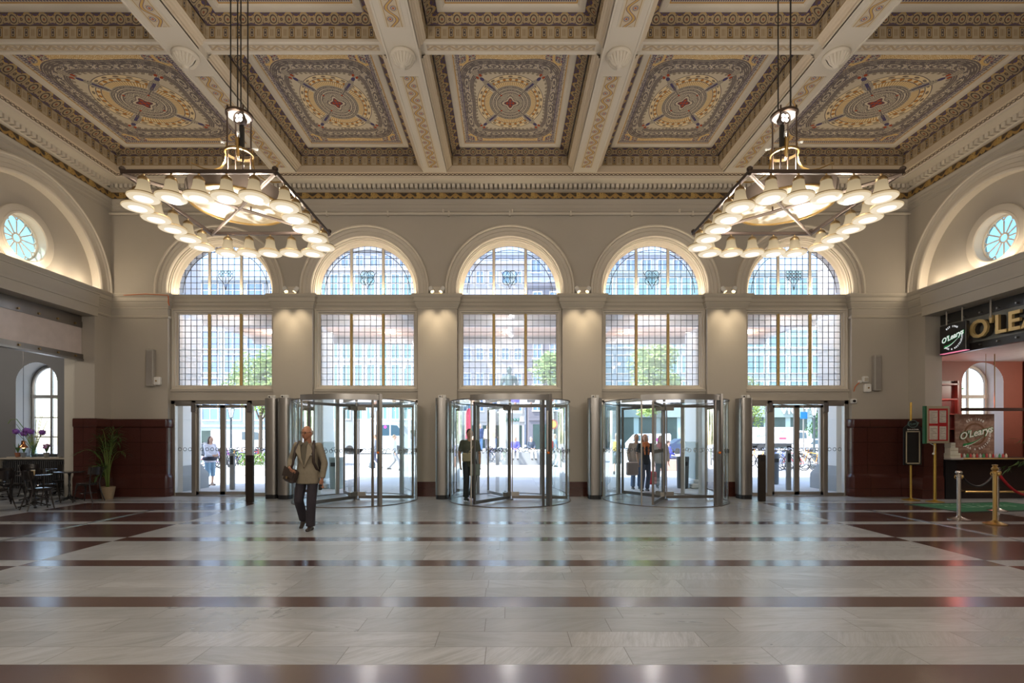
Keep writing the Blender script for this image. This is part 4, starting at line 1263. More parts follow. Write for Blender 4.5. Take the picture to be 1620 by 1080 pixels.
# ------------------------------------------------------------------ chandeliers
def opal(name, body=True):
    m = Mat(name, (.015, .013, .01), .7, 0, .0, emit=(1, .77, .46), estr=.55)
    x, y, z = m.coords('Object'); m.val('Emission Strength', ((z+.30)*-1.3+.60).mx(.36))
    return m.m
M_opal = opal('opal_glass')
M_disc = plain('lit_disc', (.03, .03, .03), .4, emit=(1, .84, .60), estr=.78, var=0)
M_core = plain('lit_core', (.03, .03, .03), .4, emit=(1, .94, .82), estr=1.15, var=0)
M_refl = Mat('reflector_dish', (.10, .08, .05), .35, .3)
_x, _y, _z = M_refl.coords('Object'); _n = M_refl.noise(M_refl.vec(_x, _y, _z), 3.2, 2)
M_refl.link(M_refl.mix(((_n-.50)*9).mx(0.0).mn(1.0), (.50, .36, .20), (2.6, 2.4, 2.0)), M_refl.b.inputs['Emission Color']); M_refl.b.inputs['Emission Strength'].default_value = .55  # emissive mottling paints the mirrored bulbs into the dish
M_frame = plain('bronze_frame', (.075, .055, .045), .35, .7)
M_framel = plain('bronze_inner', (.14, .11, .09), .45, .5)
ZF = 4.86; W2 = .945
def chandelier(x0, s, label):
    t = thing('chandelier', label, 'chandelier', (x0, 7.2, ZF))
    b = MB()
    for a in (-1, 1):
        b.cbox(-W2-.02, W2+.02, a*W2-.022, a*W2+.022, -.0, .05, .006); b.cbox(a*W2-.022, a*W2+.022, -W2, W2, 0, .05, .006)
    for sx, sy in ((-1, -1), (1, -1), (1, 1), (-1, 1)): b.ell((sx*W2, sy*W2, .06), .04, .04, .035, 8, 5)
    b.make('square_frame', M_frame, t, 30)
    b = MB()
    for a in (-1, 1): b.tube([(-W2, -W2*a, .0), (W2, W2*a, .0)], .022, 6)
    b.make('cross_bar', M_framel, t)
    b = MB()                                                    # drum with reflector dish
    b.lathe([(.62, .02), (.63, .02), (.66, .20), (.60, .20), (.62, .02)], (0, 0, 0), 48, cap=False); b.make('drum', M_framel, t, 40)
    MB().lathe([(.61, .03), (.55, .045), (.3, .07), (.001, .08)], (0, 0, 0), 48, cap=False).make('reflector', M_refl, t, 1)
    MB().lathe([(.60, .015), (.635, .015), (.635, .035), (.60, .035), (.60, .015)], (0, 0, 0), 48, cap=False).make('drum_rim', M_brass, t, 40)
    b = MB()
    for k in range(4):
        a = pi/4+k*pi/2; c, s_ = cos(a), sin(a)
        b.tube([(.155*c, .155*s_, .0), (.155*c, .155*s_, 1.40)], .012, 8)
    b.make('rod', M_bronze, t, 40)
    b = MB(); b.lathe([(.0, 1.30), (.165, 1.30), (.18, 1.31), (.18, 1.34), (.165, 1.35), (0, 1.35)], (0, 0, 0), 32); b.make('upper_disc', M_bronze, t, 40)
    MB().lathe([(0.001, 1.298), (.155, 1.298)], (0, 0, 0), 28, cap=False).make('disc_face', plain('pale_metal', (.34, .33, .33), .5), t)
    b = MB()
    for k in range(4):
        a = k*pi/2+.3; c, s_ = cos(a), sin(a)
        b.tube([(.11*c, .11*s_, 1.34), (.11*c, .11*s_, 9.05-ZF)], .009, 6)
    b.make('suspension_cable', M_black, t, 40)
    b = MB()
    b.lathe([(.17, .76), (.19, .76), (.19, .795), (.17, .795), (.17, .76)], (0, 0, 0), 32, cap=False)
    b.make('brass_ring', M_brassd, t, 40)
    for k, a in enumerate((pi if s < 0 else 0, radians(-65 if s < 0 else 245), radians(50 if s < 0 else 130))):
        c, s_ = cos(a), sin(a)
        pts = [(.18, .93), (.18, .80), (.20, .66), (.26, .58), (.36, .545), (.48, .56), (.58, .60), (.68, .65)]
        b = MB(); b.tube([(r*c, r*s_, z) for r, z in pts], .024, 8, flat=.35)
        arm = b.make('curved_arm', M_brass, t, 45)
        MB().tube([(.17*c, .17*s_, .93), (.26*c, .26*s_, .95)], .018, 8).make('arm_tip', M_white, arm, 40)
        MB().tube([(.68*c, .68*s_, .65), (.69*c, .69*s_, .20)], .004, 5).make('arm_wire', M_brassd, arm)
    # upper projector
    sx = .10*(-s); f = Matrix.Rotation(radians(90), 3, 'X') @ Matrix.Rotation(radians(12*s), 3, 'Y')
    b = MB(); b.lathe([(.0, -.08), (.05, -.08), (.07, -.02), (.085, .0), (.085, .03), (.075, .03), (.07, .015), (0, .015)], (sx, -.17, 1.17), 24, f); pj = b.make('projector', M_bronze, t, 40)
    b = MB()
    for u, v in ((-1, -1), (1, -1), (-1, 1), (1, 1)): b.lathe([(0, .03), (.02, .03), (.024, .018)], tuple(Vector((sx, -.17, 1.17))+(f @ Vector((u*.028, v*.028, 0)))), 12, f)
    b.make('projector_lens', plain('projector_led', (1, 1, 1), .4, emit=(1, .97, .9), estr=7, var=0), pj)
    b = MB(); b.cbox(sx-.025, sx+.025, -.15, -.09, .78, 1.10, .005); b.make('projector_stem', M_black, t)
    # bells, five a side
    pos = []
    for k in range(5):
        u = -W2+.262+k*.342
        pos += [(u, -W2), (W2, u), (-u, W2), (-W2, -u)]
    shade = [(.012, .0), (.012, -.025), (.035, -.03), (.060, -.055), (.068, -.084), (.068, -.092)]
    glass = [(.062, -.085), (.068, -.13), (.075, -.17), (.086, -.205), (.105, -.235), (.132, -.256), (.160, -.270), (.178, -.285), (.180, -.297), (.172, -.305)]
    first = None
    for k, (x, y) in enumerate(pos):
        if first is None:
            bell = MB().lathe(glass, (0, 0, 0), 28, cap=False).make('bell_shade', M_opal, t, 60, loc=(x, y, 0))
            so = MB().lathe(shade, (0, 0, 0), 14, cap=False).make('socket', M_brassd, bell, 40)
            rm = MB().lathe([(.160, -.268), (.176, -.272), (.178, -.284), (.166, -.280)], (0, 0, 0), 28, cap=False).make('brass_rim', M_brassd, bell, 40)
            di = MB().lathe([(.172, -.304), (.12, -.312), (.105, -.314)], (0, 0, 0), 28, cap=False).make('lit_disc', M_disc, bell, 1)
            co_ = MB().lathe([(.105, -.314), (.05, -.318), (.001, -.319)], (0, 0, 0), 24, cap=False).make('lit_core', M_core, bell, 1)
            first = bell
        else:
            c = first.copy(); COL.objects.link(c); c.parent = t; c.location = (x, y, 0)
            for q in (so, rm, di, co_):
                d_ = q.copy(); COL.objects.link(d_); d_.parent = c
    # light given off by the bells and the dish
    for a in range(4):
        an = a*pi/2+pi/4; c, s_ = cos(an), sin(an)
        lamp('bell_glow', 'POINT', (x0+.75*c, 7.2+.75*s_, ZF-.30), 46, WARM, .06)
    lamp('dish_glow', 'POINT', (x0, 7.2, ZF+.62), 70, WARM, .12)
    return t
chandelier(-3.88, -1, 'large square chandelier with bell lamps above the walking man')
chandelier(3.88, 1, 'large square chandelier with bell lamps nearer the bar sign')

# ------------------------------------------------------------------ cafe furniture
M_wood = plain('dark_bentwood', (.018, .014, .014), .28, 0, .5)
M_top = plain('dark_tabletop', (.05, .05, .055), .12, 0, .6)
def make_chair(label):
    t = thing('bistro_chair', label, 'chair', (0, 0, 0), 0, 'dark bentwood chairs in the cafe')
    b = MB(); b.lathe([(0, .445), (.17, .445), (.205, .45), (.215, .465), (.205, .475), (.15, .47), (0, .468)], (0, 0, 0), 26); b.make('seat', plain('glossy_seat', (.03, .028, .03), .16, 0, .6), t, 40)
    b = MB(); b.tube([(.19*cos(2*pi*i/26), .19*sin(2*pi*i/26), .43) for i in range(26)], .016, 6, closed=True); b.make('seat_ring', M_wood, t, 40)
    for s in (-1, 1):
        MB().tube([(s*.15, -.14, .44), (s*.165, -.16, .25), (s*.19, -.20, 0)], [.017, .015, .012], 8).make('leg', M_wood, t, 40)
        MB().tube([(s*.215, .27, .0), (s*.18, .20, .25), (s*.165, .165, .45), (s*.185, .20, .65), (s*.205, .25, .86)], [.013, .015, .017, .015, .012], 8).make('leg', M_wood, t, 40)
    b = MB()
    n = 10
    def bk(u, v):
        a = radians(-62+124*u); z = .70+.17*v-(.03*(1-v))*(1-abs(2*u-1))*1
        return (.235*sin(a), .05+.235*cos(a)+.02*v, z)
    b.grid(bk, n, 4); b.grid(lambda u, v: tuple(Vector(bk(u, v))+Vector((0, -.012, 0))), n, 4); b.make('backrest', M_wood, t, 60)
    b = MB(); 
    for s in (-1, 1): b.tube([(s*.165, -.15, .30), (s*.10, -.15, .40), (0, -.15, .43)], .009, 6)
    b.tube([(.17*cos(2*pi*i/20), .02+.17*sin(2*pi*i/20), .22) for i in range(20)], .009, 5, closed=True)
    b.make('stretcher', M_wood, t, 40)
    return t
def make_table(label):
    t = thing('bistro_table', label, 'table', (0, 0, 0), 0, 'small dark cafe tables')
    MB().lathe([(0, .72), (.30, .72), (.315, .73), (.315, .745), (.30, .75), (0, .75)], (0, 0, 0), 32).make('tabletop', M_top, t, 40)
    MB().lathe([(.10, .72), (.04, .70), (.025, .66), (.022, .45), (.035, .40), (.022, .35), (.022, .18), (.05, .12), (.03, .10), (.06, .06)], (0, 0, 0), 16).make('column', M_black, t, 40)
    b = MB()
    for k in range(4):
        a = pi/4+k*pi/2; c, s = cos(a), sin(a)
        b.tube([(.02*c, .02*s, .11), (.12*c, .12*s, .075), (.22*c, .22*s, .035), (.28*c, .28*s, .022)], [.025, .022, .02, .026], 8, flat=.7)
        b.tube([(.04*c, .04*s, .06), (.12*c, .12*s, .03), (.2*c, .2*s, .03)], .01, 6)
    b.make('base', M_black, t, 40)
    return t
tabs = [(-10.93, 11.62, 'cafe table with a tumbler on it, nearest the front'), (-11.10, 12.74, 'cafe table beside the red granite pier'),
        (-12.25, 13.0, 'cafe table in the second row before the radiator'), (-12.55, 14.05, 'cafe table close under the arched cafe window'),
        (-13.75, 13.35, 'cafe table at the far left edge, partly cut off')]
tb = make_table(tabs[0][2]); tb.location = (tabs[0][0], tabs[0][1], 0)
for x, y, l in tabs[1:]: dup(tb, (x, y, 0), .3, l)
chs = [(-11.42, 11.22, radians(-100), 'dark bentwood chair tucked at the left of the tumbler table'),
       (-10.52, 11.30, radians(150), 'dark bentwood chair with its back to the hall, right of the tumbler table'),
       (-11.25, 12.25, radians(170), 'dark bentwood chair between the tumbler table and the table by the pier'),
       (-10.55, 12.62, radians(-85), 'dark bentwood chair standing against the red granite pier'),
       (-12.25, 12.42, radians(185), 'dark bentwood chair before the second row table'),
       (-12.0, 13.55, radians(10), 'dark bentwood chair behind the second row table near the sill'),
       (-12.95, 13.75, radians(70), 'dark bentwood chair before the radiator, near the window table'),
       (-13.2, 12.95, radians(100), 'dark bentwood chair left of the second row table'),
       (-12.55, 11.75, radians(120), 'dark bentwood chair at the lower left edge of the cafe')]
cf = make_chair(chs[0][3])
for k, (x, y, rz, l) in enumerate(chs):
    if k == 0: cf.location = (x, y, 0); cf.rotation_euler = (0, 0, rz)
    else: dup(cf, (x, y, 0), rz, l)
t = thing('tumbler', 'yellowish glass tumbler on the front cafe table', 'glass', (-10.90, 11.55, .75))
MB().lathe([(0, 0), (.03, 0), (.038, .10), (.036, .105), (.03, .1)], (0, 0, 0), 16).make('glass_body', plain('amber_wax', (.62, .45, .22), .3), t, 40)
MB().lathe([(.037, .09), (.039, .115), (.035, .115)], (0, 0, 0), 16).make('rim', M_white, t, 40)
# copper pendant
c = at(37, 708, 13.2); t = thing('pendant_lamp', 'small copper bell pendant lamp hanging on a long cord in the cafe', 'pendant lamp', (c.x, 13.2, c.z))
MB().lathe([(.10, .0), (.085, .04), (.05, .08), (.04, .13), (.045, .17), (.02, .19)], (0, 0, 0), 20).make('shade', plain('copper', (.70, .30, .14), .25, 1.0, var=.05), t, 40)
MB().tube([(0, 0, .18), (0, 0, 4.72-c.z)], .006, 5).make('cord', M_black, t)
MB().ell((0, 0, .02), .04, .04, .04, 10, 8).make('bulb', plain('warm_bulb', (1, .8, .5), .4, emit=(1, .6, .25), estr=6, var=0), t, 40)
# things on the cafe sill
sz = 1.05; M_stem = plain('stem_green', (.16, .26, .07), .6); M_vase = glassmat('vase_glass', (.75, .85, .85)).m
t = thing('flower_vase', 'glass vase with tall purple globe flowers on the cafe sill', 'vase of flowers', (-13.66, 14.52, sz))
MB().lathe([(0, 0), (.07, 0), (.09, .05), (.06, .18), (.05, .28), (.06, .32)], (0, 0, 0), 18).make('vase', M_vase, t, 40)
R3 = random.Random(5); b = MB(); heads = [(-.47, .72, 'a'), (-.17, .76, 'b'), (-.05, .72, 'c'), (.28, .70, 'd'), (-.25, .66, 'e')]
for hx, hz, _ in heads: b.tube([(0, 0, .05), (hx*.3, -.02, .35), (hx, -.04, hz)], .007, 5)
for k in range(7):
    a = R3.uniform(-1.2, 1.2); b.tube([(0, 0, .1), (.15*a, -.02, .5), (.4*a, -.05, .9+R3.uniform(-.2, .3))], .006, 5)
b.tube([(0, 0, .1), (-.25, -.03, .8), (-.45, -.05, 1.08), (-.62, -.05, 1.06), (-.70, -.05, .95)], .01, 5)
b.make('stems', M_stem, t)
M_purp = plain('purple_petals', (.26, .10, .42), .7, var=.35, scale=40)
for hx, hz, _ in heads:
    b = MB(); b.ell((hx, -.04, hz), .075, .075, .07, 16, 10)
    for k in range(60):
        v = Vector((R3.gauss(0, 1), R3.gauss(0, 1), R3.gauss(0, 1))).normalized()
        p = Vector((hx, -.04, hz))+v*.07; b.tube([p, p+v*.03], [.008, .002], 4)
    b.make('flower_head', M_purp, t, 1)
b = MB()
for k in range(60):
    a = R3.uniform(-1, 1); h_ = R3.uniform(.25, .8); p = Vector((.25*a*h_*1.6, R3.uniform(-.08, .03), h_)); d = Vector((R3.uniform(-.1, .1), R3.uniform(-.05, .05), R3.uniform(-.02, .12)))
    b.poly([p, p+d*.5+Vector((.015, 0, 0)), p+d, p+d*.5-Vector((.015, 0, 0))])
b.make('leaves', plain('leaf_yellow_green', (.33, .30, .10), .6), t)
def smallpot(x, col, lab, fl_=None):
    t = thing('potted_plant', lab, 'potted plant', (x, 14.5, sz))
    MB().lathe([(0, 0), (.055, 0), (.075, .12), (.07, .12), (.05, .1)], (0, 0, 0), 16).make('pot', plain('pot_%.2f' % col[0], col, .7), t, 40)
    b = MB()
    for k in range(40):
        a = R3.uniform(0, 2*pi); h_ = R3.uniform(.1, .32); r = .08*h_/.3
        p0 = Vector((0, 0, .1)); p1 = Vector((r*cos(a)*1.5, r*sin(a), .1+h_)); q = Vector((-sin(a), cos(a), 0))*.012
        b.poly([p0, (p0+p1)/2+q, p1, (p0+p1)/2-q])
    b.make('foliage', plain('pot_leaf', (.10, .2, .05), .6), t)
    if fl_:
        b = MB()
        for k in range(9): b.ell((R3.uniform(-.09, .09), R3.uniform(-.05, .05), .3+R3.uniform(-.04, .05)), .035, .035, .03, 8, 5)
        b.make('blossoms', plain('pink_blossom', (.5, .22, .48), .7), t, 1)
smallpot(-14.10, (.38, .15, .08), 'terracotta pot with a small upright plant at the left end of the cafe sill')
smallpot(-13.93, (.25, .26, .27), 'grey pot with a low plant beside the terracotta pot on the sill')
smallpot(-13.28, (.3, .3, .28), 'pot with pink purple blossoms at the right end of the cafe sill', 1)

# ------------------------------------------------------------------ palms
def leaf_tri(b, p, q, w, up=Vector((0, 0, 1))):
    d = (q-p); s = d.cross(up); s = s.normalized()*w if s.length > 1e-6 else Vector((w, 0, 0))
    m = p+d*.45+Vector((0, 0, .004)); b.add([p, m+s, q, m-s], [(0, 1, 2, 3)])
M_palm = plain('palm_green', (.045, .105, .022), .45, var=.35, scale=5); M_palmd = plain('palm_stem', (.13, .19, .04), .5)
t = thing('potted_palm', 'tall thin palm in a clay pot against the red granite wall', 'potted palm', (-10.48, 13.18, 0))
MB().lathe([(0, 0), (.115, 0), (.12, .02), (.165, .30), (.17, .32), (.155, .325), (.145, .29), (0, .28)], (0, 0, 0), 28).make('pot', plain('clay_pot', (.33, .25, .16), .8), t, 40)
R4 = random.Random(12); st = MB(); lf = MB()
for k in range(17):
    a = R4.uniform(0, 2*pi) if k % 3 else R4.choice([0, pi])+R4.uniform(-.4, .4); H = R4.uniform(.7, 1.72) if k < 13 else R4.uniform(.45, .75)
    rch = R4.uniform(.22, .62)*(1.0 if H > 1 else .8); pts = []
    N = 9
    for i in range(N+1):
        s = i/N; r = .03+rch*s**2.1; z = .28+(H)*(1-(1-s)**1.7)-(.22*s**4); yy = r*sin(a)
        pts.append(Vector((r*cos(a), yy*(.55 if yy > 0 else 1), z)))
    for i, p in enumerate(pts):
        if p.y > .36: p.y = .36
    st.tube(pts, [.012*(1-i/N*.75) for i in range(N+1)], 5)
    for i in range(4, N+1):
        for u in (0, .5):
            if i == N and u: continue
            p = pts[i].lerp(pts[min(N, i+1)], u); d = (pts[min(N, i+1)]-pts[i-1]).normalized(); sd = d.cross(Vector((0, 0, 1))).normalized()
            Ln = .30*(1-.5*abs(i/N-.65))
            for g in (-1, 1):
                tip = p+(sd*g*.75+d*.75+Vector((0, 0, -.18))).normalized()*Ln
                if tip.y > .40: tip.y = .40
                leaf_tri(lf, p, tip, .010)
st.make('stems', M_palmd, t, 1); lf.make('fronds', M_palm, t, weld=False)
# bamboo at the bar, its planter outside the picture
t = thing('bamboo_plant', 'large feathery green bamboo plant at the bar front', 'plant', (12.05, 10.72, 0))
MB().lathe([(0, 0), (.2, 0), (.27, .5), (.25, .5), (.24, .45), (0, .45)], (0, 0, 0), 24).make('pot', plain('grey_planter', (.1, .1, .1), .5), t, 40)
R5 = random.Random(31); st = MB(); lf = MB()
for k in range(38):
    a = R5.uniform(0, 2*pi); H = R5.uniform(.95, 2.25); rc = R5.uniform(.3, 1.05); pts = []
    for i in range(8):
        s = i/7; r = .05+rc*s**1.6; z = .45+H*(1-(1-s)**1.8)-.75*s**3.2*R5.uniform(.7, 1.1)
        pts.append(Vector((r*cos(a), r*sin(a), z)))
    st.tube(pts, .006, 4)
    for i in range(2, 8):
        for q in range(9):
            p = pts[i]+Vector((R5.gauss(0, .05), R5.gauss(0, .05), R5.gauss(0, .04)))
            tip = p+Vector((cos(a)*.4+R5.gauss(0, .5), sin(a)*.4+R5.gauss(0, .5), -.9+R5.gauss(0, .35))).normalized()*R5.uniform(.10, .21)
            leaf_tri(lf, p, tip, R5.uniform(.008, .014), Vector((R5.uniform(-1, 1), R5.uniform(-1, 1), .2)))
st.make('canes', M_palmd, t); lf.make('leaves', M_palm, t, weld=False)

# ------------------------------------------------------------------ menu stands, rope posts, rug
def tube_pole(t, h, r=.03): MB().cyl((0, 0, .02), (0, 0, h), r, 16).make('pole', M_ybrass, t, 40); MB().lathe([(0, 0), (.19, 0), (.19, .012), (.06, .035), (.035, .06)], (0, 0, 0), 28).make('base', M_ybrass, t, 40)
M_ybrass = plain('satin_brass', (.55, .36, .08), .35, .7)
p = at(1441, 790, 12.95); t = thing('menu_stand', 'narrow arched blackboard menu on a brass pole', 'menu stand', (p.x, 12.95, 0)); tube_pole(t, 2.50, .024)
b = MB(); pts = [(-.225, 0), (.225, 0), (.225, .95), (.17, 1.0), (.13, 1.03), (.10, 1.12), (-.10, 1.12), (-.13, 1.03), (-.17, 1.0), (-.225, .95)]
b.prism([(x, z+.90) for x, z in pts], -.06, -.03); b.make('board', M_black, t)
b = MB()
for x0, x1, z0, z1 in ((-.18, .18, .93, .96), (-.18, .18, 1.74, 1.77), (-.18, -.155, .93, 1.77), (.155, .18, .93, 1.77)): b.box(x0, x1, -.075, -.06, z0, z1)
b.make('board_frame', plain('pale_wood', (.42, .36, .26), .5), t)
text('Sports & Drinks', .045, M_pw, .002, t, 'lettering', (0, -.066, 1.81))
e_ = MB(); e_.tube([(.12*cos(2*pi*i/24), -.068, 1.95+.09*sin(2*pi*i/24)) for i in range(24)], .008, 5, closed=True); e_.make('badge', plain('badge_teal', (.12, .2, .19), .4), t)
text("O'Learys", .085, plain('badge_teal', (.12, .2, .19), .4), .002, t, 'lettering', (0, -.07, 1.95), (pi/2, radians(-12), 0), shear=.3)
p = at(1471, 790, 12.75); t = thing('menu_stand', 'wide framed red and white menu board on a brass pole', 'menu stand', (p.x, 12.6, 0)); tube_pole(t, 1.5, .033)
b = MB(); b.cbox(-.26, .31, -.07, -.02, 1.46, 2.38, .01); b.make('board_frame', plain('pale_wood', (.42, .36, .26), .5), t)
MB().box(-.31, -.262, -.075, .0, 1.45, 2.385).make('green_edge', plain('green_edge', (.02, .12, .05), .4), t)
MB().box(-.21, .26, -.075, -.069, 1.52, 2.32).make('sheet', plain('menu_red', (.45, .02, .025), .4, var=.05), t)
b = MB()
for x0, x1, z0, z1 in ((-.20, .005, 1.95, 2.27), (.05, .215, 1.97, 2.27), (-.20, .005, 1.55, 1.89), (.05, .215, 1.55, 1.88)): b.box(x0, x1, -.079, -.075, z0, z1)
b.make('printed_page', plain('menu_page', (.62, .56, .50), .5, var=.3, scale=18), t)
b = MB()
for x0, x1, z0, z1 in ((-.20, .005, 1.95, 2.27), (.05, .215, 1.97, 2.27), (-.20, .005, 1.55, 1.89), (.05, .215, 1.55, 1.88)):
    for k in range(7): b.box(x0+.02, x1-.02-.05*(k % 3), -.081, -.079, z0+.03+k*.04, z0+.037+k*.04)
b.make('printed_lines', plain('menu_ink', (.2, .12, .1), .5), t)
b = MB(); b.tube([(-.15, -.03, 1.46), (-.04, -.04, 1.40), (-.06, -.04, 1.22)], .008, 5); b.ell((-.07, -.04, 1.2), .03, .02, .03, 8, 5); b.make('cord', M_white, t)
def ropepost(x, y, mat, h, lab, ball=False):
    t = thing('rope_post', lab, 'rope post', (x, y, 0))
    MB().lathe([(0, 0), (.175, 0), (.18, .015), (.12, .035), (.05, .06), (.03, .09)], (0, 0, 0), 32).make('base', mat, t, 40)
    pr = [(.033, .05), (.033, h-.1), (.045, h-.095), (.045, h-.06), (.03, h-.05)]
    pr += [(.055, h-.02), (.058, h), (.05, h+.02)] if not ball else [(.05, h-.03), (.056, h), (.03, h+.035), (.04, h+.045), (.045, h+.07), (.0, h+.075)]
    MB().lathe(pr, (0, 0, 0), 20).make('post', mat, t, 40)
    b = MB()
    for s in (-1, 1): b.tube([(s*.04, 0, h-.08), (s*.07, 0, h-.06), (s*.085, 0, h-.10), (s*.06, 0, h-.13)], .008, 5)
    b.make('hook', M_brass, t)
    return t
M_chrome = plain('satin_chrome', (.62, .58, .54), .25, 1.0, var=.05)
pa = at(1517, 822, gy(822)); pb = at(1574, 829, gy(829)); pc = at(1578, 808, gy(808))
ropepost(pa.x, pa.y, M_chrome, .93, 'silver rope post in front of the green mat')
ropepost(pb.x, pb.y, M_brass, 1.03, 'brass rope post with a ball top holding the red rope', True)
ropepost(pc.x, pc.y, M_chrome, .93, 'silver rope post behind the brass one, at the mat edge')
def rope(a, c, sag, r, mat, lab, nm='barrier_rope'):
    a, c = Vector(a), Vector(c); pts = []
    for i in range(15):
        s = i/14; p = a.lerp(c, s); p.z -= sag*4*s*(1-s); pts.append(p)
    t = thing(nm, lab, 'rope', tuple(a)); b = MB(); b.tube([p-a for p in pts], r, 10); b.make('rope', mat, t, 1)
    for q in (pts[0], pts[-1]): MB().ell(q-a, r*1.5, r*1.5, r*1.8, 10, 6).make('end_cap', M_brass, t, 40)
rope((pa.x+.06, pa.y, .84), (pc.x-.05, pc.y, .86), .25, .020, plain('black_rope', (.012, .012, .015), .6), 'black rope sagging between the two silver posts')
rope((pb.x+.07, pb.y, .93), (pb.x+1.7, pb.y+.5, .93), .42, .024, plain('red_velvet', (.42, .012, .02), .7), 'red velvet rope hanging from the brass post')
def rugm():
    m = Mat('green_mat', (.02, .16, .07), .9); x, y, z = m.coords('Object'); n = m.noise(m.vec(x, y, z), 120, 2)
    f = (x.abs().gt(1.33)+y.abs().gt(.60)).mn(1.0)
    m.layers(m.mix(n, (.015, .13, .06), (.04, .24, .11)), (f, (.03, .05, .04))); return m.m
c0 = Vector((10.95, 11.65, 0)); t = thing('door_mat', 'green printed entrance mat lying before the bar', 'mat', (c0.x, c0.y, 0), radians(8))
MB().box(-1.42, 1.42, -.68, .68, 0, .012).make('carpet', rugm(), t)
e = text("O'LEARYS", .42, plain('mat_print', (.25, .42, .30), .9), .001, t, 'lettering', (-.1, .05, .013), (0, 0, 0), shear=.2)
text("WELCOME TO", .2, plain('mat_print', (.25, .42, .30), .9), .001, t, 'lettering', (-.3, .42, .013), (0, 0, 0))
# ------------------------------------------------------------------ outside: forecourt, portico, monument
def paving():
    m = Mat('forecourt_paving', (.6, .58, .55), .8); x, y, z = m.coords('World')
    n = m.noise(m.vec(x, y, 0.0), 1.3, 4); r = m.wn(m.vec((x*1.1).floor(), (y*1.1).floor(), 1.0))
    j = ((x*1.1).fract().lt(.03)+(y*1.1).fract().lt(.03)).mn(1.0)
    m.layers(m.mix(n*.6+r*.4, (.42, .42, .42), (.55, .55, .54)), (j*.4, (.35, .34, .33))); return m.m
struct(MB().box(-90, 90, 14.35, 135, -.2, 0).make('ground', paving()))
M_stone = wallpaint('pale_limestone', (.78, .79, .78)); M_gran = wallpaint('grey_granite', (.30, .32, .33))
for sg, nm in ((-1, 'left'), (1, 'right')):
    g = struct(empty('portico_wall_'+nm)); 
    def T(x, y, z): return (sg*x, y, z)
    b = MB(T); b.box(9.85, 11.35, 14.4, 16.15, .0, 10)
    for k in range(9): b.box(9.83, 9.86, 14.4, 16.15, 1.2+k*.95, 1.215+k*.95)
    for z in (3.55, 4.3, 5.1): b.box(9.78, 11.35, 14.4, 16.2, z, z+.09)
    b.make('wall_face', M_stone, g)
    b = MB(T); b.strip([(0, .75), (.04, .7), (.06, .62), (.14, .5), (.16, .42), (.16, 0)], [(lambda d, z: (9.85-d, 14.4, z)), (lambda d, z: (9.85-d, 16.15+d, z)), (lambda d, z: (11.35, 16.15+d, z))]); b.make('wall_base', M_gran, g, 30)
    g = struct(empty('column_portico_'+nm)); b = MB(T); b.cbox(5.9, 6.9, 16.0, 17.0, 1.45, 5.05, .02); b.make('shaft', M_stone, g)
    b = MB(T); b.cbox(5.88, 6.92, 15.98, 17.02, .0, 1.45, .02); b.make('shaft_foot', wallpaint('green_grey_granite', (.42, .47, .46)), g)
    b = MB(T); b.cbox(5.7, 7.1, 15.8, 17.2, 0, .16, .03); b.cbox(5.8, 7.0, 15.9, 17.1, .16, .28, .03); b.make('base', M_stone, g)
def woodm():
    m = Mat('canopy_boards', (.3, .14, .07), .5); x, y, z = m.coords('World'); n = m.noise(m.vec(x*6, y*.7, 0.0), 3, 4)
    m.layers(m.mix(n, (.60, .34, .21), (.76, .50, .36)), ((x*7).fract().lt(.06), (.10, .05, .03))); return m.m
g = struct(empty('roof_canopy')); M_canb = plain('canopy_beam', (.40, .40, .41), .5)
b = MB(); b.box(-9.4, 9.4, 14.4, 16.25, 5.30, 5.42); b.box(-9.4, 9.4, 17.25, 18.5, 5.30, 5.42); b.make('soffit', woodm(), g)
b = MB(); b.box(-9.4, 9.4, 15.5, 15.8, 5.05, 5.32); b.box(-9.4, 9.4, 18.5, 18.75, 5.05, 5.5)
for x in (-9.4, -6.4, -3.2, 0, 3.2, 6.4, 9.2): b.box(x, x+.14, 14.4, 18.5, 5.18, 5.31)
b.make('canopy_beam', M_canb, g)
_tm = Mat('canopy_panes', (.8, .8, .8)); _tr = _tm.node('ShaderNodeBsdfTranslucent'); _tr.inputs[0].default_value = (.75, .78, .8, 1); _tm.link(_tr.outputs[0], _tm.nt.nodes['Material Output'].inputs[0])
MB().box(-9.4, 9.4, 16.25, 17.25, 5.36, 5.40).make('canopy_glazing', _tm, g)
b = MB()
for k in range(9):
    for y in (14.9, 17.8): b.lathe([(0, 5.285), (.09, 5.285), (.10, 5.305)], (-8.4+k*2.1, y, 0), 14)
b.make('downlight', plain('downlight', (1, .95, .85), .5, emit=(1, .93, .8), estr=3, var=0), g)
for k in range(0, 9, 2):
    for y in (14.9, 17.8): lamp('canopy_fill_lamp', 'POINT', (-8.4+k*2.1, y, 5.15), 38, (1, .95, .88), .06)  # added below the downlights to brighten the people and the soffit
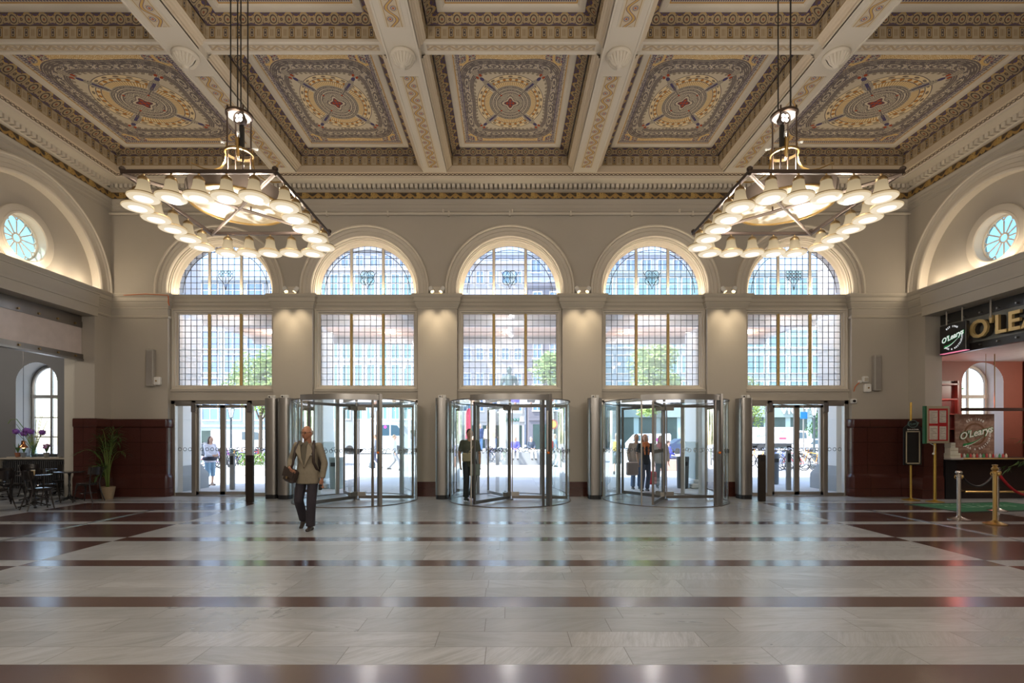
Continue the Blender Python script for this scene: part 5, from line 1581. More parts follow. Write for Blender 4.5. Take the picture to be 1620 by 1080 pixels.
# monument
M_mon = wallpaint('monument_stone', (.50, .52, .50))
t = thing('monument', 'white stone monument pedestal with a green bronze statue on top', 'monument', (.05, 31.8, 0))
MB().cbox(-.62, .62, -.55, .55, .95, 2.72, .03).make('pedestal', M_mon, t)
def sqstrip(b, prof):
    b.strip(prof, [(lambda d, z, cx=cx, cy_=cy_: ((.62+d)*cx, (.55+d)*cy_, z)) for cx, cy_ in ((-1, -1), (1, -1), (1, 1), (-1, 1), (-1, -1))])
b = MB(); sqstrip(b, [(0, 2.70), (.03, 2.72), (.03, 2.85), (.08, 2.92), (.10, 3.0), (.17, 3.04), (.20, 3.12), (.14, 3.17), (-.1, 3.3), (-.2, 3.42), (-.62, 3.45)]); sqstrip(b, [(.30, .74), (.30, .86), (.2, .92), (.1, .98), (0, 1.05)])
b.make('cornice', M_mon, t, 25)
b = MB()
for k in range(7): b.ell((-.54+.18*k, -.60, 2.70), .085, .06, .11, 10, 6)
b.make('garland', plain('bronze_green', (.10, .20, .17), .6), t, 1)
MB().prism([(-2.3, 0), (2.4, 0), (2.4, .70), (2.36, .74), (-2.26, .74), (-2.3, .70)], -2.2, 2.2).make('plinth_bench', M_gran, t)
def capsule(b, p0, p1, r0, r1, flat=1.0, up=None, n=12):
    p0, p1 = Vector(p0), Vector(p1); d = (p1-p0); L = d.length
    d = d/L if L > 1e-6 else Vector((0, 0, 1))
    pts = []; rs = []
    for k in (0, 1, 2, 3):
        a = pi/2*(1-k/3); pts.append(p0-d*r0*sin(a)); rs.append(max(.001, r0*cos(a)))
    for k in (0, 1, 2, 3):
        a = pi/2*k/3; pts.append(p1+d*r1*sin(a)); rs.append(max(.001, r1*cos(a)))
    b.tube(pts, rs, n, flat=flat, up=up)
def fuse(b, name, mat, parent, voxel, smooth=4, label=None):
    """one continuous closed surface from overlapping closed shapes"""
    me = bpy.data.meshes.new('tmp'); me.from_pydata(b.v, [], b.f); me.update()
    o = bpy.data.objects.new('tmp', me); COL.objects.link(o)
    md = o.modifiers.new('r', 'REMESH'); md.mode = 'VOXEL'; md.voxel_size = voxel; md.use_smooth_shade = True
    if smooth:
        ms = o.modifiers.new('s', 'SMOOTH'); ms.iterations = smooth; ms.factor = .5
    dg = bpy.context.evaluated_depsgraph_get()
    nm = bpy.data.meshes.new_from_object(o.evaluated_get(dg)); nm.name = name
    bpy.data.objects.remove(o, do_unlink=True); bpy.data.meshes.remove(me)
    nm.materials.clear(); nm.materials.append(mat)
    r = bpy.data.objects.new(name, nm); COL.objects.link(r); r.parent = parent
    if label: r['label'] = label
    return r
b = MB()                                                         # cloaked standing figure
capsule(b, (0, 0, 3.5), (0, 0, 4.2), .42, .38, .8); capsule(b, (0, 0, 4.2), (0, 0, 5.2), .36, .36, .8); capsule(b, (-.3, 0, 5.3), (.3, 0, 5.3), .2, .2)
capsule(b, (0, 0, 5.3), (0, 0, 5.75), .12, .12); b.ell((0, -.03, 5.85), .17, .19, .22); capsule(b, (-.42, 0, 5.25), (-.55, -.1, 4.7), .12, .1); capsule(b, (-.55, -.1, 4.7), (-.3, -.4, 4.6), .1, .08)
capsule(b, (.42, 0, 5.25), (.5, .05, 4.6), .12, .1); capsule(b, (.5, .05, 4.6), (.45, -.15, 4.15), .1, .07); b.box(-.45, .45, -.4, .4, 3.42, 3.52)
fuse(b, 'statue', plain('bronze_green_dark', (.05, .10, .085), .5), t, .035, 3)

# ------------------------------------------------------------------ people
def remk(c, k): return tuple(x*k for x in c)
SK = {'mid': (.36, .165, .095), 'tan': (.50, .28, .18), 'pale': (.62, .38, .28), 'dark': (.20, .10, .06)}
def person(label, loc, rz=0.0, h=1.75, skin='pale', top=(.2, .2, .25), legs=(.05, .06, .10), hairc=(.05, .035, .025), shoe=(.03, .03, .03), hair='short',
           J=None, vox=.022, jacket=None, sleeves=1.0, legcut=0.0, hem=.84, group=None, top_name='shirt', fingers=False, extra=None, wide=1.0):
    t = thing('person', label, 'person', loc, rz, group)
    k = h/1.80
    D = dict(head=(0, -.01, 1.68), neck=(0, .01, 1.52), sl=(-.19, .01, 1.46), sr=(.19, .01, 1.46), el=(-.26, .03, 1.17), er=(.26, .03, 1.17),
             wl=(-.25, -.06, .92), wr=(.25, -.06, .92), pel=(0, 0, .98), hl=(-.095, 0, .93), hr=(.095, 0, .93), kl=(-.105, -.02, .50), kr=(.105, -.02, .50),
             al=(-.11, .02, .08), ar=(.11, .02, .08), chest=(0, .0, 1.32), face=(0, -1, 0))
    if J: D.update(J)
    P = {a: Vector(c)*(k if a != 'face' else 1) for a, c in D.items() if isinstance(c, tuple)}
    W = wide
    fd = P['face'].normalized(); sdv = fd.cross(Vector((0, 0, 1))).normalized(); up = Vector((0, 0, 1))
    sm = plain('skin_'+skin, SK[skin], .5, var=.06)
    b = MB(); hd = P['head']
    R_ = Matrix((sdv, -fd, up)).transposed()
    b.ell(hd, .079*k, .099*k, .120*k, 16, 12, R_); b.ell(hd+fd*.02*k-up*.055*k, .055*k, .07*k, .065*k, 12, 8, R_)
    capsule(b, P['neck']-up*.06*k, hd-up*.05*k-fd*.01*k, .068*k, .060*k)
    b.ell(hd+fd*.098*k-up*.02*k, .014*k, .022*k, .024*k, 8, 6, R_)
    for s in (-1, 1): b.ell(hd+sdv*s*.077*k-up*.01*k+fd*-.01, .012*k, .02*k, .032*k, 8, 6, R_)
    # torso and limbs under the clothes
    capsule(b, P['pel'], P['chest'], .11*k, .12*k, .8, (0, 1, 0)); capsule(b, P['sl'], P['sr'], .055*k, .055*k); capsule(b, P['chest'], P['neck'], .10*k, .06*k)
    for s in 'lr':
        capsule(b, P['s'+s], P['e'+s], .046*k, .038*k); capsule(b, P['e'+s], P['w'+s], .037*k, .026*k)
        capsule(b, P['h'+s], P['k'+s], .075*k, .052*k); capsule(b, P['k'+s], P['a'+s], .052*k, .036*k)
        wv = P['w'+s]; hdv = D.get('hand'+s); dr = Vector(hdv).normalized() if hdv else (P['w'+s]-P['e'+s]).normalized()
        sd2 = dr.cross(Vector((1 if s == 'l' else -1, .35, 0))); sd2 = sd2.normalized() if sd2.length > .1 else Vector((0, 1, 0))
        pn = dr.cross(sd2).normalized()*(1 if s == 'l' else -1)
        pc = wv+dr*.05*k
        rm = Matrix((sd2, pn, dr)).transposed(); b.ell(pc, .042*k, .018*k, .052*k, 12, 8, rm)
        curl = D.get('curl', .5)
        for f, (o_, ln) in enumerate(((-.030, .068), (-.010, .078), (.010, .074), (.029, .058))):
            a0 = pc+sd2*o_*k+dr*.042*k; d1 = (dr-pn*.35*curl).normalized(); a1 = a0+d1*ln*.5*k; d2 = (dr*.8-pn*1.1*curl).normalized(); a2 = a1+d2*ln*.55*k
            rr = (.0085 if fingers else .012)*k
            capsule(b, a0, a1, rr*1.1, rr, n=8); capsule(b, a1, a2, rr, rr*.85, n=8)
        a0 = pc-sd2*.035*k-dr*.02*k; a1 = a0-sd2*.022*k+dr*.032*k-pn*.008*k; capsule(b, a0, a1, .012*k, .010*k, n=8); capsule(b, a1, a1+dr*.03*k-pn*.008*k, .010*k, .0085*k, n=8)
    fuse(b, 'body', sm, t, vox*.8 if not fingers else vox*.6, 1 if fingers else 2)
    # face
    e = MB(); 
    for s in (-1, 1): e.ell(hd+fd*.086*k+sdv*s*.031*k+up*.008*k, .013*k, .008*k, .007*k, 10, 6, R_)
    e.make('eyes', plain('eye_dark', (.03, .02, .02), .3), t, 1)
    e = MB(); e.ell(hd+fd*.086*k-up*.062*k, .024*k, .008*k, .007*k, 10, 6, R_); e.make('mouth', plain('lips', (.28, .10, .08), .5), t, 1)
    if hair:
        e = MB(); hm = plain('hair_%.2f_%.2f' % (hairc[0], hairc[2]), hairc, .6)
        if hair == 'fringe':
            for s in (-1, 1): e.ell(hd+sdv*s*.066*k-fd*.035*k+up*.0*k, .018*k, .05*k, .05*k, 10, 8, R_)
            e.ell(hd-fd*.075*k-up*.005*k, .058*k, .03*k, .055*k, 12, 8, R_)
        else:
            e.ell(hd-fd*.018*k+up*.026*k, .083*k, .098*k, .105*k, 14, 10, R_)
            if hair == 'long':
                capsule(e, hd-fd*.05*k, hd-fd*.075*k-up*.22*k, .08*k, .06*k, .7)
                for s in (-1, 1): capsule(e, hd+sdv*s*.07*k-fd*.02*k, hd+sdv*s*.075*k-fd*.04*k-up*.2*k, .035*k, .03*k)
            if hair == 'cap':
                e.ell(hd+fd*.09*k+up*.07*k, .06*k, .06*k, .012*k, 12, 6, R_)
        fuse(e, 'cap' if hair == 'cap' else 'hair', hm, t, .012 if vox < .015 else .018, 1)
    tm = plain('cloth_%.2f_%.2f_%.2f' % top, top, .85, var=.14, scale=25); lm = plain('cloth_%.2f_%.2f_%.2f' % legs, legs, .85, var=.14, scale=25)
    # trousers
    b = MB(); capsule(b, P['hl']+Vector((.02, 0, .06))*k, P['hr']+Vector((-.02, 0, .06))*k, .106*k*W, .106*k*W, .85, (0, 1, 0)); capsule(b, P['pel'], P['pel']+up*.08*k, .145*k*W, .14*k*W, .75, (0, 1, 0))
    for s in 'lr':
        capsule(b, P['h'+s], P['k'+s], .099*k*W, .082*k*W); kk, aa = P['k'+s], P['a'+s]
        end = kk.lerp(aa, 1-legcut)
        if (end-kk).length > .02:
            b.tube([kk+(kk-aa)*.1, kk, kk.lerp(end, .5), end], [.05*k, .082*k*W, .078*k*W, .080*k*W], 12)
    fuse(b, 'trousers' if legcut < .2 else 'shorts', lm, t, vox, 3)
    # top
    b = MB(); lowz = hem*k
    sp = P['chest']-P['pel']
    hemp = P['pel']+Vector((0, 0, lowz-P['pel'].z)) if sp.z > .2 else P['pel']
    b.tube([hemp, P['pel']+up*.02, P['pel'].lerp(P['chest'], .45), P['chest']+up*.02, P['chest'].lerp(P['neck'], .6), P['neck']-up*.01],
           [.215*k*W, .205*k*W, .172*k*W, .186*k*W, .145*k, .06*k], 20, flat=.70, up=(0, 1, 0))
    capsule(b, P['sl'], P['sr'], .060*k, .060*k)
    for s in 'lr':
        capsule(b, P['s'+s], P['e'+s], .066*k, .056*k); en = P['e'+s].lerp(P['w'+s], .93) if sleeves >= 1 else P['s'+s].lerp(P['e'+s], .8)
        if sleeves >= 1: b.tube([P['e'+s]+(P['e'+s]-en)*.12, P['e'+s], en], [.04*k, .058*k, .048*k], 12)
    if sleeves < 1:
        b = MB(); b.tube([hemp, P['pel']+up*.02, P['pel'].lerp(P['chest'], .45), P['chest']+up*.02, P['chest'].lerp(P['neck'], .6), P['neck']-up*.01], [.18*k*W, .172*k*W, .16*k*W, .185*k*W, .15*k, .06*k], 20, flat=.66, up=(0, 1, 0))
        capsule(b, P['sl'], P['sr'], .065*k, .065*k)
        for s in 'lr': capsule(b, P['s'+s], P['s'+s].lerp(P['e'+s], .65), .068*k, .06*k)
    fuse(b, top_name, tm, t, vox, 3)
    for s in 'lr':
        e = MB(); a = P['a'+s]; kk = P['k'+s]
        tilt = (a-kk).normalized(); ff = D.get('foot'+s); fdir = Vector(ff).normalized() if ff else Vector((fd.x, fd.y, 0)).normalized()
        if D.get('seated'): fdir = Vector((fd.x, fd.y, -.1)).normalized()
        sl = -.052*k
        capsule(e, a+up*(sl)+fdir*-.05*k, a+up*(sl)+fdir*.13*k, .042*k, .036*k, .9); capsule(e, a+up*.01*k, a+up*(sl+.01)+fdir*.04*k, .046*k, .04*k)
        fuse(e, 'shoe', plain('shoe_%.2f_%.2f' % (shoe[0], shoe[2]), shoe, .5), t, .012, 1)
    if extra: extra(t, P, k)
    return t
def bagfn(off, w, d, h, col, name='shoulder_bag', strap=None):
    def f(t, P, k):
        m = plain('bag_%.2f_%.2f' % (col[0], col[2]), col, .6)
        o = MB().cbox(-w/2, w/2, -d/2, d/2, 0, h, min(w, d, h)*.25).make(name, m, t, 40, loc=off)
        if strap:
            s = MB(); s.tube([Vector(p)-Vector(off) for p in strap], .016, 6, flat=.5); s.make('strap', m, o, 1)
    return f
def scarf_mb(z, drop):
    b = MB()
    for q in range(3): b.tube([((.085+.012*q)*cos(2*pi*i/18), (.080+.012*q)*sin(2*pi*i/18)-.01, z-.035*q+.01*sin(i)) for i in range(18)], .034, 8, closed=True)
    for s in (-1, 1): b.tube([(s*.05, -.10, z-.04), (s*.06, -.135, z-.04-drop*.5), (s*.05, -.14, z-.04-drop)], [.035, .045, .04], 8, flat=.5)
    return b
# the walking man
YM = 8.77
def man_extra(t, P, k):
    M_sh = plain('olive_shirt', (.13, .115, .085), .8); M_j2 = plain('lapel_cloth', (.29, .25, .185), .85, var=.12, scale=25)
    cz = lambda z: -.128
    b = MB()                                                    # open neck shirt front
    def front(x, z): 
        w = .19; return -(.118+.012*(1 if z > 1.2 else 0))*sqrt(max(.05, 1-(x/.30)**2))-.004
    b.add([(x, front(x, z)-.012, z) for x, z in ((-.055, 1.50), (.055, 1.50), (.085, 1.42), (.07, 1.28), (.0, 1.115), (-.07, 1.28), (-.085, 1.42))], [tuple(range(7))])
    b.make('shirt_front', M_sh, t)
    for s in (-1, 1):
        b = MB(); pts = [(s*.045, 1.535), (s*.085, 1.50), (s*.155, 1.36), (s*.13, 1.33), (s*.005, 1.10), (s*.04, 1.25), (s*.06, 1.42)]
        vs = [(x, front(x, z)-.018, z) for x, z in pts]; b.add(vs+[(x, y-.008, z) for x, y, z in vs], [tuple(range(7)), tuple(range(7, 14))]+[(i, (i+1) % 7, (i+1) % 7+7, i+7) for i in range(7)])
        b.make('lapel', M_j2, t)
        b = MB(); pts = [(s*.01, 1.50), (s*.05, 1.545), (s*.085, 1.52), (s*.06, 1.455)]
        vs = [(x, front(x, z)-.028, z) for x, z in pts]; b.add(vs+[(x, y-.006, z) for x, y, z in vs], [(0, 1, 2, 3), (4, 5, 6, 7)]+[(i, (i+1) % 4, (i+1) % 4+4, i+4) for i in range(4)]); b.make('collar', M_sh, t)
    b = MB(); b.ell((.0, -.145, 1.09), .014, .006, .014, 10, 6); b.make('button', plain('button_brown', (.1, .07, .05), .4), t)
    MB().box(.105, .135, -.142, -.136, 1.30, 1.315).make('pocket_mark', M_pw, t)
    b = MB(); hd = P['head']; fd = P['face'].normalized(); sd = fd.cross(Vector((0, 0, 1))).normalized()
    for s in (-1, 1):
        c = hd+fd*.098+sd*s*.033+Vector((0, 0, .008))
        b.tube([c+sd*.026*cos(2*pi*i/16)+Vector((0, 0, .017*sin(2*pi*i/16))) for i in range(16)], .0035, 5, closed=True)
        b.tube([c+sd*s*.026, hd+sd*s*.082+fd*.0+Vector((0, 0, .01))], .003, 5)
    b.tube([hd+fd*.10-sd*.008, hd+fd*.10+sd*.008], .003, 5); b.make('glasses', M_black, t)
    M_lea = plain('dark_leather', (.035, .022, .018), .45)
    o = MB().cbox(-.13, .13, -.06, .06, 0, .24, .03).make('shoulder_bag', M_lea, t, 40, loc=(-.27, -.13, .84), rot=(radians(-6), radians(14), radians(-25)))
    b = MB(); b.cbox(-.135, .135, -.07, -.055, .08, .25, .01); b.make('flap', M_lea, o, 40)
    b = MB(); b.box(-.02, .02, -.075, -.065, .06, .10); b.make('buckle', M_brassd, o)
    b = MB(); b.tube([(-.14, -.02, 1.54), (-.155, -.12, 1.44), (-.17, -.150, 1.30), (-.185, -.160, 1.15), (-.23, -.17, 1.04)], .024, 8, flat=.35); b.make('strap', M_lea, t, 1)
    b = MB(); b.tube([(.12, -.02, 1.545), (.150, -.115, 1.45), (.165, -.145, 1.32), (.165, -.135, 1.18), (.19, -.05, 1.05), (.20, .05, 1.0)], .024, 8, flat=.35); b.make('strap', M_lea, t, 1)
    b = MB(); b.cbox(-.17, .17, .13, .27, 1.02, 1.46, .05); b.make('backpack', M_lea, t, 40)
    e = MB(); e.ell((-.37, .02, .96), .06, .09, .15, 12, 8); e.make('carrier_bag', plain('carrier_white', (.75, .75, .74), .5), t, 1)
    b = MB(); b.cbox(.225, .285, -.09, -.06, .70, .80, .008); b.make('phone', M_black, t)
person('bald man with glasses and beige jacket walking into the hall with a shoulder bag', ((487-803)/800*YM+CX, YM, 0), radians(-4), 1.81, 'mid',
       (.215, .185, .135), (.028, .024, .034), (.38, .36, .34), (.035, .025, .02), 'fringe', vox=.011, hem=.80, top_name='jacket', fingers=True, extra=man_extra, wide=.98,
       J=dict(head=(.0, -.03, 1.672), face=(-.28, -1, -.06), sl=(-.195, .0, 1.455), sr=(.195, .01, 1.445), el=(-.315, .03, 1.19), wl=(-.235, -.17, 1.075), handl=(.35, -.35, -.25), curl=1.1,
              er=(.285, .03, 1.15), wr=(.265, -.03, .88), handr=(-.05, -.15, -1), kl=(-.13, -.07, .52), al=(-.19, .24, .15), footl=(0, -.75, -.66), footr=(.05, -1, 0), kr=(.09, -.06, .49), ar=(.06, -.03, .075)))
# man in the middle revolving door
def door_extra(t, P, k):
    bagfn((-.10, -.22, .98), .24, .08, .22, (.40, .34, .22), 'satchel', [(.14, -.06, 1.5), (.02, -.20, 1.3), (-.1, -.21, 1.15)])(t, P, k)
    MB().cbox(-.02, .24, -.20, -.14, .62, .92, .02).make('folded_coat', plain('coat_green_grey', (.20, .24, .22), .8), t, 40)
person('dark haired man in olive top stepping through the middle revolving door', (-1.02, 12.85, .02), radians(12), 1.80, 'tan', (.10, .105, .08), (.03, .035, .04), (.02, .018, .015), (.02, .02, .02), vox=.018, sleeves=.5,
       J=dict(kl=(-.10, -.12, .52), al=(-.11, -.10, .08), kr=(.09, -.03, .49), ar=(.08, .20, .10), face=(.3, -1, 0)), extra=door_extra)
person('red haired woman in black vest and orange scarf carrying a paper shopping bag', (4.06, 15.15, 0), radians(5), 1.70, 'pale', (.035, .04, .055), (.07, .09, .14), (.42, .14, .05), hair='long', vox=.022, sleeves=.5, wide=.95,
       J=dict(kl=(-.10, -.10, .50), ar=(.1, .1, .08)), extra=lambda t, P, k: (bagfn((-.43, -.1, .48), .36, .12, .40, (.42, .33, .32), 'shopping_bag', [(-.52, -.1, .87), (-.50, -.1, 1.0), (-.28, -.08, .88), (-.35, -.1, .87)])(t, P, k),
                         scarf_mb(1.43, .30).make('scarf', plain('orange_scarf', (.62, .20, .07), .8), t, 1)))
person('woman in pale sweater and pink scarf pulling a red case', (4.80, 16.05, 0), radians(-5), 1.66, 'pale', (.58, .54, .50), (.10, .16, .26), (.14, .09, .06), hair='long', vox=.022,
       extra=lambda t, P, k: (bagfn((-.28, -.1, .12), .26, .18, .42, (.55, .03, .05), 'red_case')(t, P, k), scarf_mb(1.40, .16).make('scarf', plain('pink_scarf', (.70, .22, .24), .8), t, 1)))
person('man with dark hair half hidden behind the red haired woman', (3.95, 15.75, 0), 0, 1.71, 'tan', (.45, .36, .30), (.14, .20, .32), (.02, .02, .03), vox=.025)
def packer(col): return lambda t, P, k: MB().cbox(-.16, .16, .12, .28, 1.0, 1.45, .05).make('backpack', plain('pack_%.2f' % col[1], col, .7), t, 40)
person('person in blue shirt, shorts and yellow pack walking away outside the right door', (4.65, 21.8, 0), radians(165), 1.80, 'pale', (.28, .40, .58), (.10, .16, .16), (.55, .50, .40), hair='cap', vox=.03, legcut=.9, sleeves=.5, extra=packer((.75, .55, .08)), J=dict(kl=(-.1, -.2, .5), ar=(.1, .25, .12)))
person('woman in pale top and cropped jeans with a grey rucksack by the side entrance', (-9.98, 16.85, 0), radians(70), 1.66, 'pale', (.60, .62, .72), (.22, .36, .50), (.06, .035, .03), hair='long', vox=.022, legcut=.62, shoe=(.1, .08, .08), wide=1.05,
       J=dict(el=(-.22, -.12, 1.12), wl=(-.10, -.26, 1.10), er=(.22, -.12, 1.12), wr=(.08, -.27, 1.12), head=(0, -.04, 1.66)), extra=lambda t, P, k: (packer((.20, .22, .24))(t, P, k), MB().tube([(.17*cos(2*pi*i/16), .13*sin(2*pi*i/16), .90) for i in range(16)], .07, 8, closed=True).make('tied_sweater', plain('navy_knit', (.03, .03, .05), .8), t, 1)))
SEAT = dict(pel=(0, 0, .98), hl=(-.10, -.02, .95), hr=(.10, -.02, .95), kl=(-.13, -.42, .93), kr=(.13, -.42, .93), al=(-.13, -.46, .50), ar=(.13, -.44, .50), seated=1,
            el=(-.25, -.05, 1.2), wl=(-.10, -.28, 1.10), er=(.25, -.05, 1.2), wr=(.10, -.28, 1.10))
def sitter(label, x, y, z, rz, **kw):
    j = dict(SEAT); j.update(kw.pop('J', {})); z0 = z-.84
    return person(label, (x, y, z0), rz, 1.75, J=j, vox=.03, hem=.90, **kw)
sitter('man in black and white jacket sitting on the monument step, furthest from the statue', -1.02, 29.85, .74, radians(-10), top=(.12, .13, .15), legs=(.10, .13, .16), skin='pale', hairc=(.5, .48, .45))
sitter('man in blue vest with a cap sitting in the middle of the monument step', .40, 29.75, .74, 0, top=(.10, .10, .62), legs=(.62, .62, .66), hairc=(.25, .27, .27), hair='cap', skin='tan')
sitter('man in dark jacket and white trousers looking at his phone on the monument step', 1.32, 29.75, .74, radians(20), top=(.06, .08, .11), legs=(.68, .68, .66), hairc=(.2, .2, .22), hair='cap')
person('person in navy jacket standing on the far side of the monument step', (-1.80, 31.9, .74), radians(30), 1.72, 'pale', (.06, .09, .20), (.20, .35, .60), (.35, .2, .1), vox=.03)
person('woman in white top standing between two others beside the pedestal', (-1.28, 31.3, .74), radians(-20), 1.66, 'pale', (.62, .60, .56), (.1, .1, .12), (.45, .33, .2), hair='long', vox=.03)
person('person in black jacket and jeans standing closest to the pedestal', (-.86, 30.85, .74), radians(60), 1.78, 'pale', (.05, .05, .07), (.14, .26, .48), (.5, .35, .2), vox=.03)
person('woman in dark red coat walking behind the revolving door man', (-1.9, 27.5, 0), radians(10), 1.70, 'pale', (.30, .05, .06), (.05, .05, .07), (.6, .45, .3), hair='long', vox=.03, J=dict(kl=(-.1, -.15, .5), ar=(.1, .2, .1)))
person('person in blue shirt with a backpack walking right of the monument', (2.55, 27.8, 0), radians(100), 1.80, 'pale', (.22, .35, .52), (.60, .60, .60), (.6, .5, .35), vox=.03, sleeves=.5, extra=packer((.6, .05, .05)), J=dict(kl=(-.1, -.2, .5), ar=(.1, .25, .12)))
g = thing('granite_bench', 'pink granite bench with seated people outside the right revolving door', 'bench', (8.6, 24.6, 0))
MB().cbox(-1.5, 1.5, -.3, .3, 0, .55, .03).make('block', plain('pink_granite', (.52, .33, .27), .6), g)
sitter('seated person in bright blue at the left end of the granite bench', 7.75, 24.6, .55, radians(100), top=(.06, .08, .40), legs=(.10, .12, .2))
sitter('seated person in navy in the middle of the granite bench', 8.45, 24.6, .55, radians(80), top=(.05, .06, .14), legs=(.12, .2, .4), hairc=(.3, .2, .1))
sitter('seated person in cream top at the right end of the granite bench', 9.1, 24.6, .55, radians(60), top=(.66, .60, .48), legs=(.1, .1, .12), hair='long', hairc=(.12, .08, .05))
person('person in dark clothes and helmet standing by the bicycles, behind the walking man', (-10.9, 30.5, 0), radians(90), 1.75, 'pale', (.07, .10, .14), (.05, .06, .08), (.4, .42, .45), hair='cap', vox=.03)
person('pedestrian in white shirt walking on the forecourt beyond the left revolving door', (-5.55, 24.5, 0), radians(95), 1.74, 'pale', (.62, .63, .66), (.32, .32, .34), (.2, .15, .1), vox=.03, J=dict(kl=(-.1, -.22, .5), al=(-.1, -.3, .1), ar=(.1, .3, .14)))
person('pedestrian in grey jacket walking beyond the lamp post, near the left revolving door', (-7.1, 27.0, 0), radians(-95), 1.78, 'tan', (.30, .31, .33), (.12, .13, .18), (.1, .08, .06), vox=.03, J=dict(kl=(-.1, -.22, .5), al=(-.1, -.3, .1), ar=(.1, .3, .14)))

# ------------------------------------------------------------------ street furniture, bicycles, vehicles
def binthing(x, y, h, r, col, label):
    t = thing('litter_bin', label, 'litter bin', (x, y, 0)); m = plain('bin_%.2f' % col[0], col, .5)
    MB().lathe([(0, 0), (r*.85, 0), (r*.9, .05), (r, h*.9), (r*1.04, h*.92), (r*1.0, h), (0, h+.02)], (0, 0, 0), 24).make('drum', m, t, 40)
    MB().box(-r*.5, r*.5, -r*1.02, -r*.9, h*.72, h*.84).make('slot', M_black, t)
binthing(5.48, 16.0, 1.0, .19, (.10, .11, .11), 'dark round litter bin beside the portico column by the right revolving door')
binthing(9.1, 17.4, 1.05, .17, (.12, .14, .16), 'dark litter bin behind the glazed entrance by the red pier')
binthing(-5.44, 15.9, .98, .22, (.34, .42, .42), 'grey green litter bin beside the portico column behind the walking man')
def postthing(x, y, h, label):
    t = thing('door_post', label, 'post', (x, y, 0)); MB().cbox(-.07, .07, -.04, .04, 0, h, .01).make('post', M_gran, t); MB().box(-.045, .045, -.045, -.04, h-.35, h-.08).make('panel', M_black, t)
postthing(-8.55, 15.6, 1.12, 'grey door opener post outside the entrance where the woman waits'); postthing(8.55, 15.5, 1.2, 'grey door opener post outside the entrance by the litter bin')
t = thing('planter', 'low pale planter with green shrubs beyond the side entrance', 'planter', (-10.6, 21.6, 0))
MB().cbox(-.9, .55, -.4, .4, 0, .42, .03).make('box', wallpaint('planter_stone', (.55, .53, .48)), t)
R6 = random.Random(9); b = MB()
for k in range(500):
    p = Vector((R6.uniform(-.85, .5), R6.uniform(-.4, .4), .3+R6.random()**.7*.6)); leaf_tri(b, p, p+Vector((R6.gauss(0, .07), R6.gauss(0, .07), R6.gauss(.03, .05))), .03, Vector((R6.uniform(-1, 1), R6.uniform(-1, 1), .5)))
b.make('shrub', plain('shrub_green', (.16, .28, .05), .6, var=.35, scale=8), t, weld=False)
def lamp_post(x, y, h, label):
    t = thing('street_lamp', label, 'street lamp', (x, y, 0)); m = plain('lamp_green', (.05, .07, .08), .5)
    MB().lathe([(.0, 0), (.16, 0), (.16, .25), (.10, .35), (.08, 1.0), (.055, 1.1), (.045, h-.8), (.07, h-.75), (.03, h-.65)], (0, 0, 0), 14).make('pole', m, t, 40)
    MB().lathe([(.09, h-.62), (.19, h-.12)], (0, 0, 0), 6, cap=False).make('lantern', plain('lantern_pane', (.75, .78, .75), .3), t)
    b = MB(); b.lathe([(.0, h-.66), (.10, h-.64), (.10, h-.61), (0, h-.6)], (0, 0, 0), 6); b.lathe([(.0, h-.13), (.21, h-.13), (.12, h-.02), (.04, h+.02), (.04, h+.08), (0, h+.1)], (0, 0, 0), 6)
    for k in range(6): a = k*pi/3; b.tube([(.09*cos(a), .09*sin(a), h-.62), (.19*cos(a), .19*sin(a), h-.12)], .012, 4)
    b.make('lantern_frame', m, t)
lamp_post(15.7, 26.0, 3.35, 'green lamp post with glass lantern beyond the entrance by the red pier')
lamp_post(-7.15, 26.5, 3.3, 'lamp post with glass lantern beyond the left revolving door')
lamp_post(-15.1, 27.5, 3.3, 'lamp post beyond the side entrance where the woman waits')
def make_bike(col, label):
    t = thing('bicycle', label, 'bicycle', (0, 0, 0), 0, 'parked bicycles')
    fm = plain('bike_%.2f_%.2f_%.2f' % col, col, .35); tm = plain('tyre', (.03, .03, .032), .7); sm_ = plain('spoke', (.5, .5, .52), .3, .9)
    for x in (-.52, .52):
        w = MB().tube([(x+.33*cos(2*pi*i/24), 0, .35+.33*sin(2*pi*i/24)) for i in range(24)], .022, 6, closed=True).make('wheel', tm, t, 1)
        b = MB()
        for i in range(12): b.tube([(x, 0, .35), (x+.32*cos(2*pi*i/12), 0, .35+.32*sin(2*pi*i/12))], .004, 3)
        b.make('spokes', sm_, w)
    b = MB()
    for p, q, r in (((-.52, 0, .35), (-.08, 0, .32), .014), ((-.52, 0, .35), (-.22, 0, .78), .014), ((-.08, 0, .32), (-.25, 0, .88), .02), ((-.08, 0, .32), (.33, 0, .80), .022), ((-.21, 0, .80), (.31, 0, .86), .02), ((.34, 0, .78), (.52, 0, .35), .018), ((.34, 0, .78), (.29, 0, 1.0), .016)): b.tube([p, q], r, 6)
    b.make('frame', fm, t)
    b = MB(); b.tube([(.18, -.27, 1.0), (.27, -.2, 1.04), (.30, 0, 1.0), (.27, .2, 1.04), (.18, .27, 1.0)], .014, 6); b.make('handlebar', sm_, t)
    b = MB(); b.ell((-.28, 0, .92), .14, .07, .035, 10, 6); b.make('saddle', tm, t, 1)
    b = MB(); b.ell((-.08, 0, .32), .09, .015, .09, 12, 6); b.tube([(-.08, -.1, .32), (-.08, .1, .32)], .012, 5); b.box(-.14, -.02, .08, .12, .30, .33); b.box(-.14, -.02, -.12, -.08, .34, .37); b.make('crank', sm_, t)
    return t
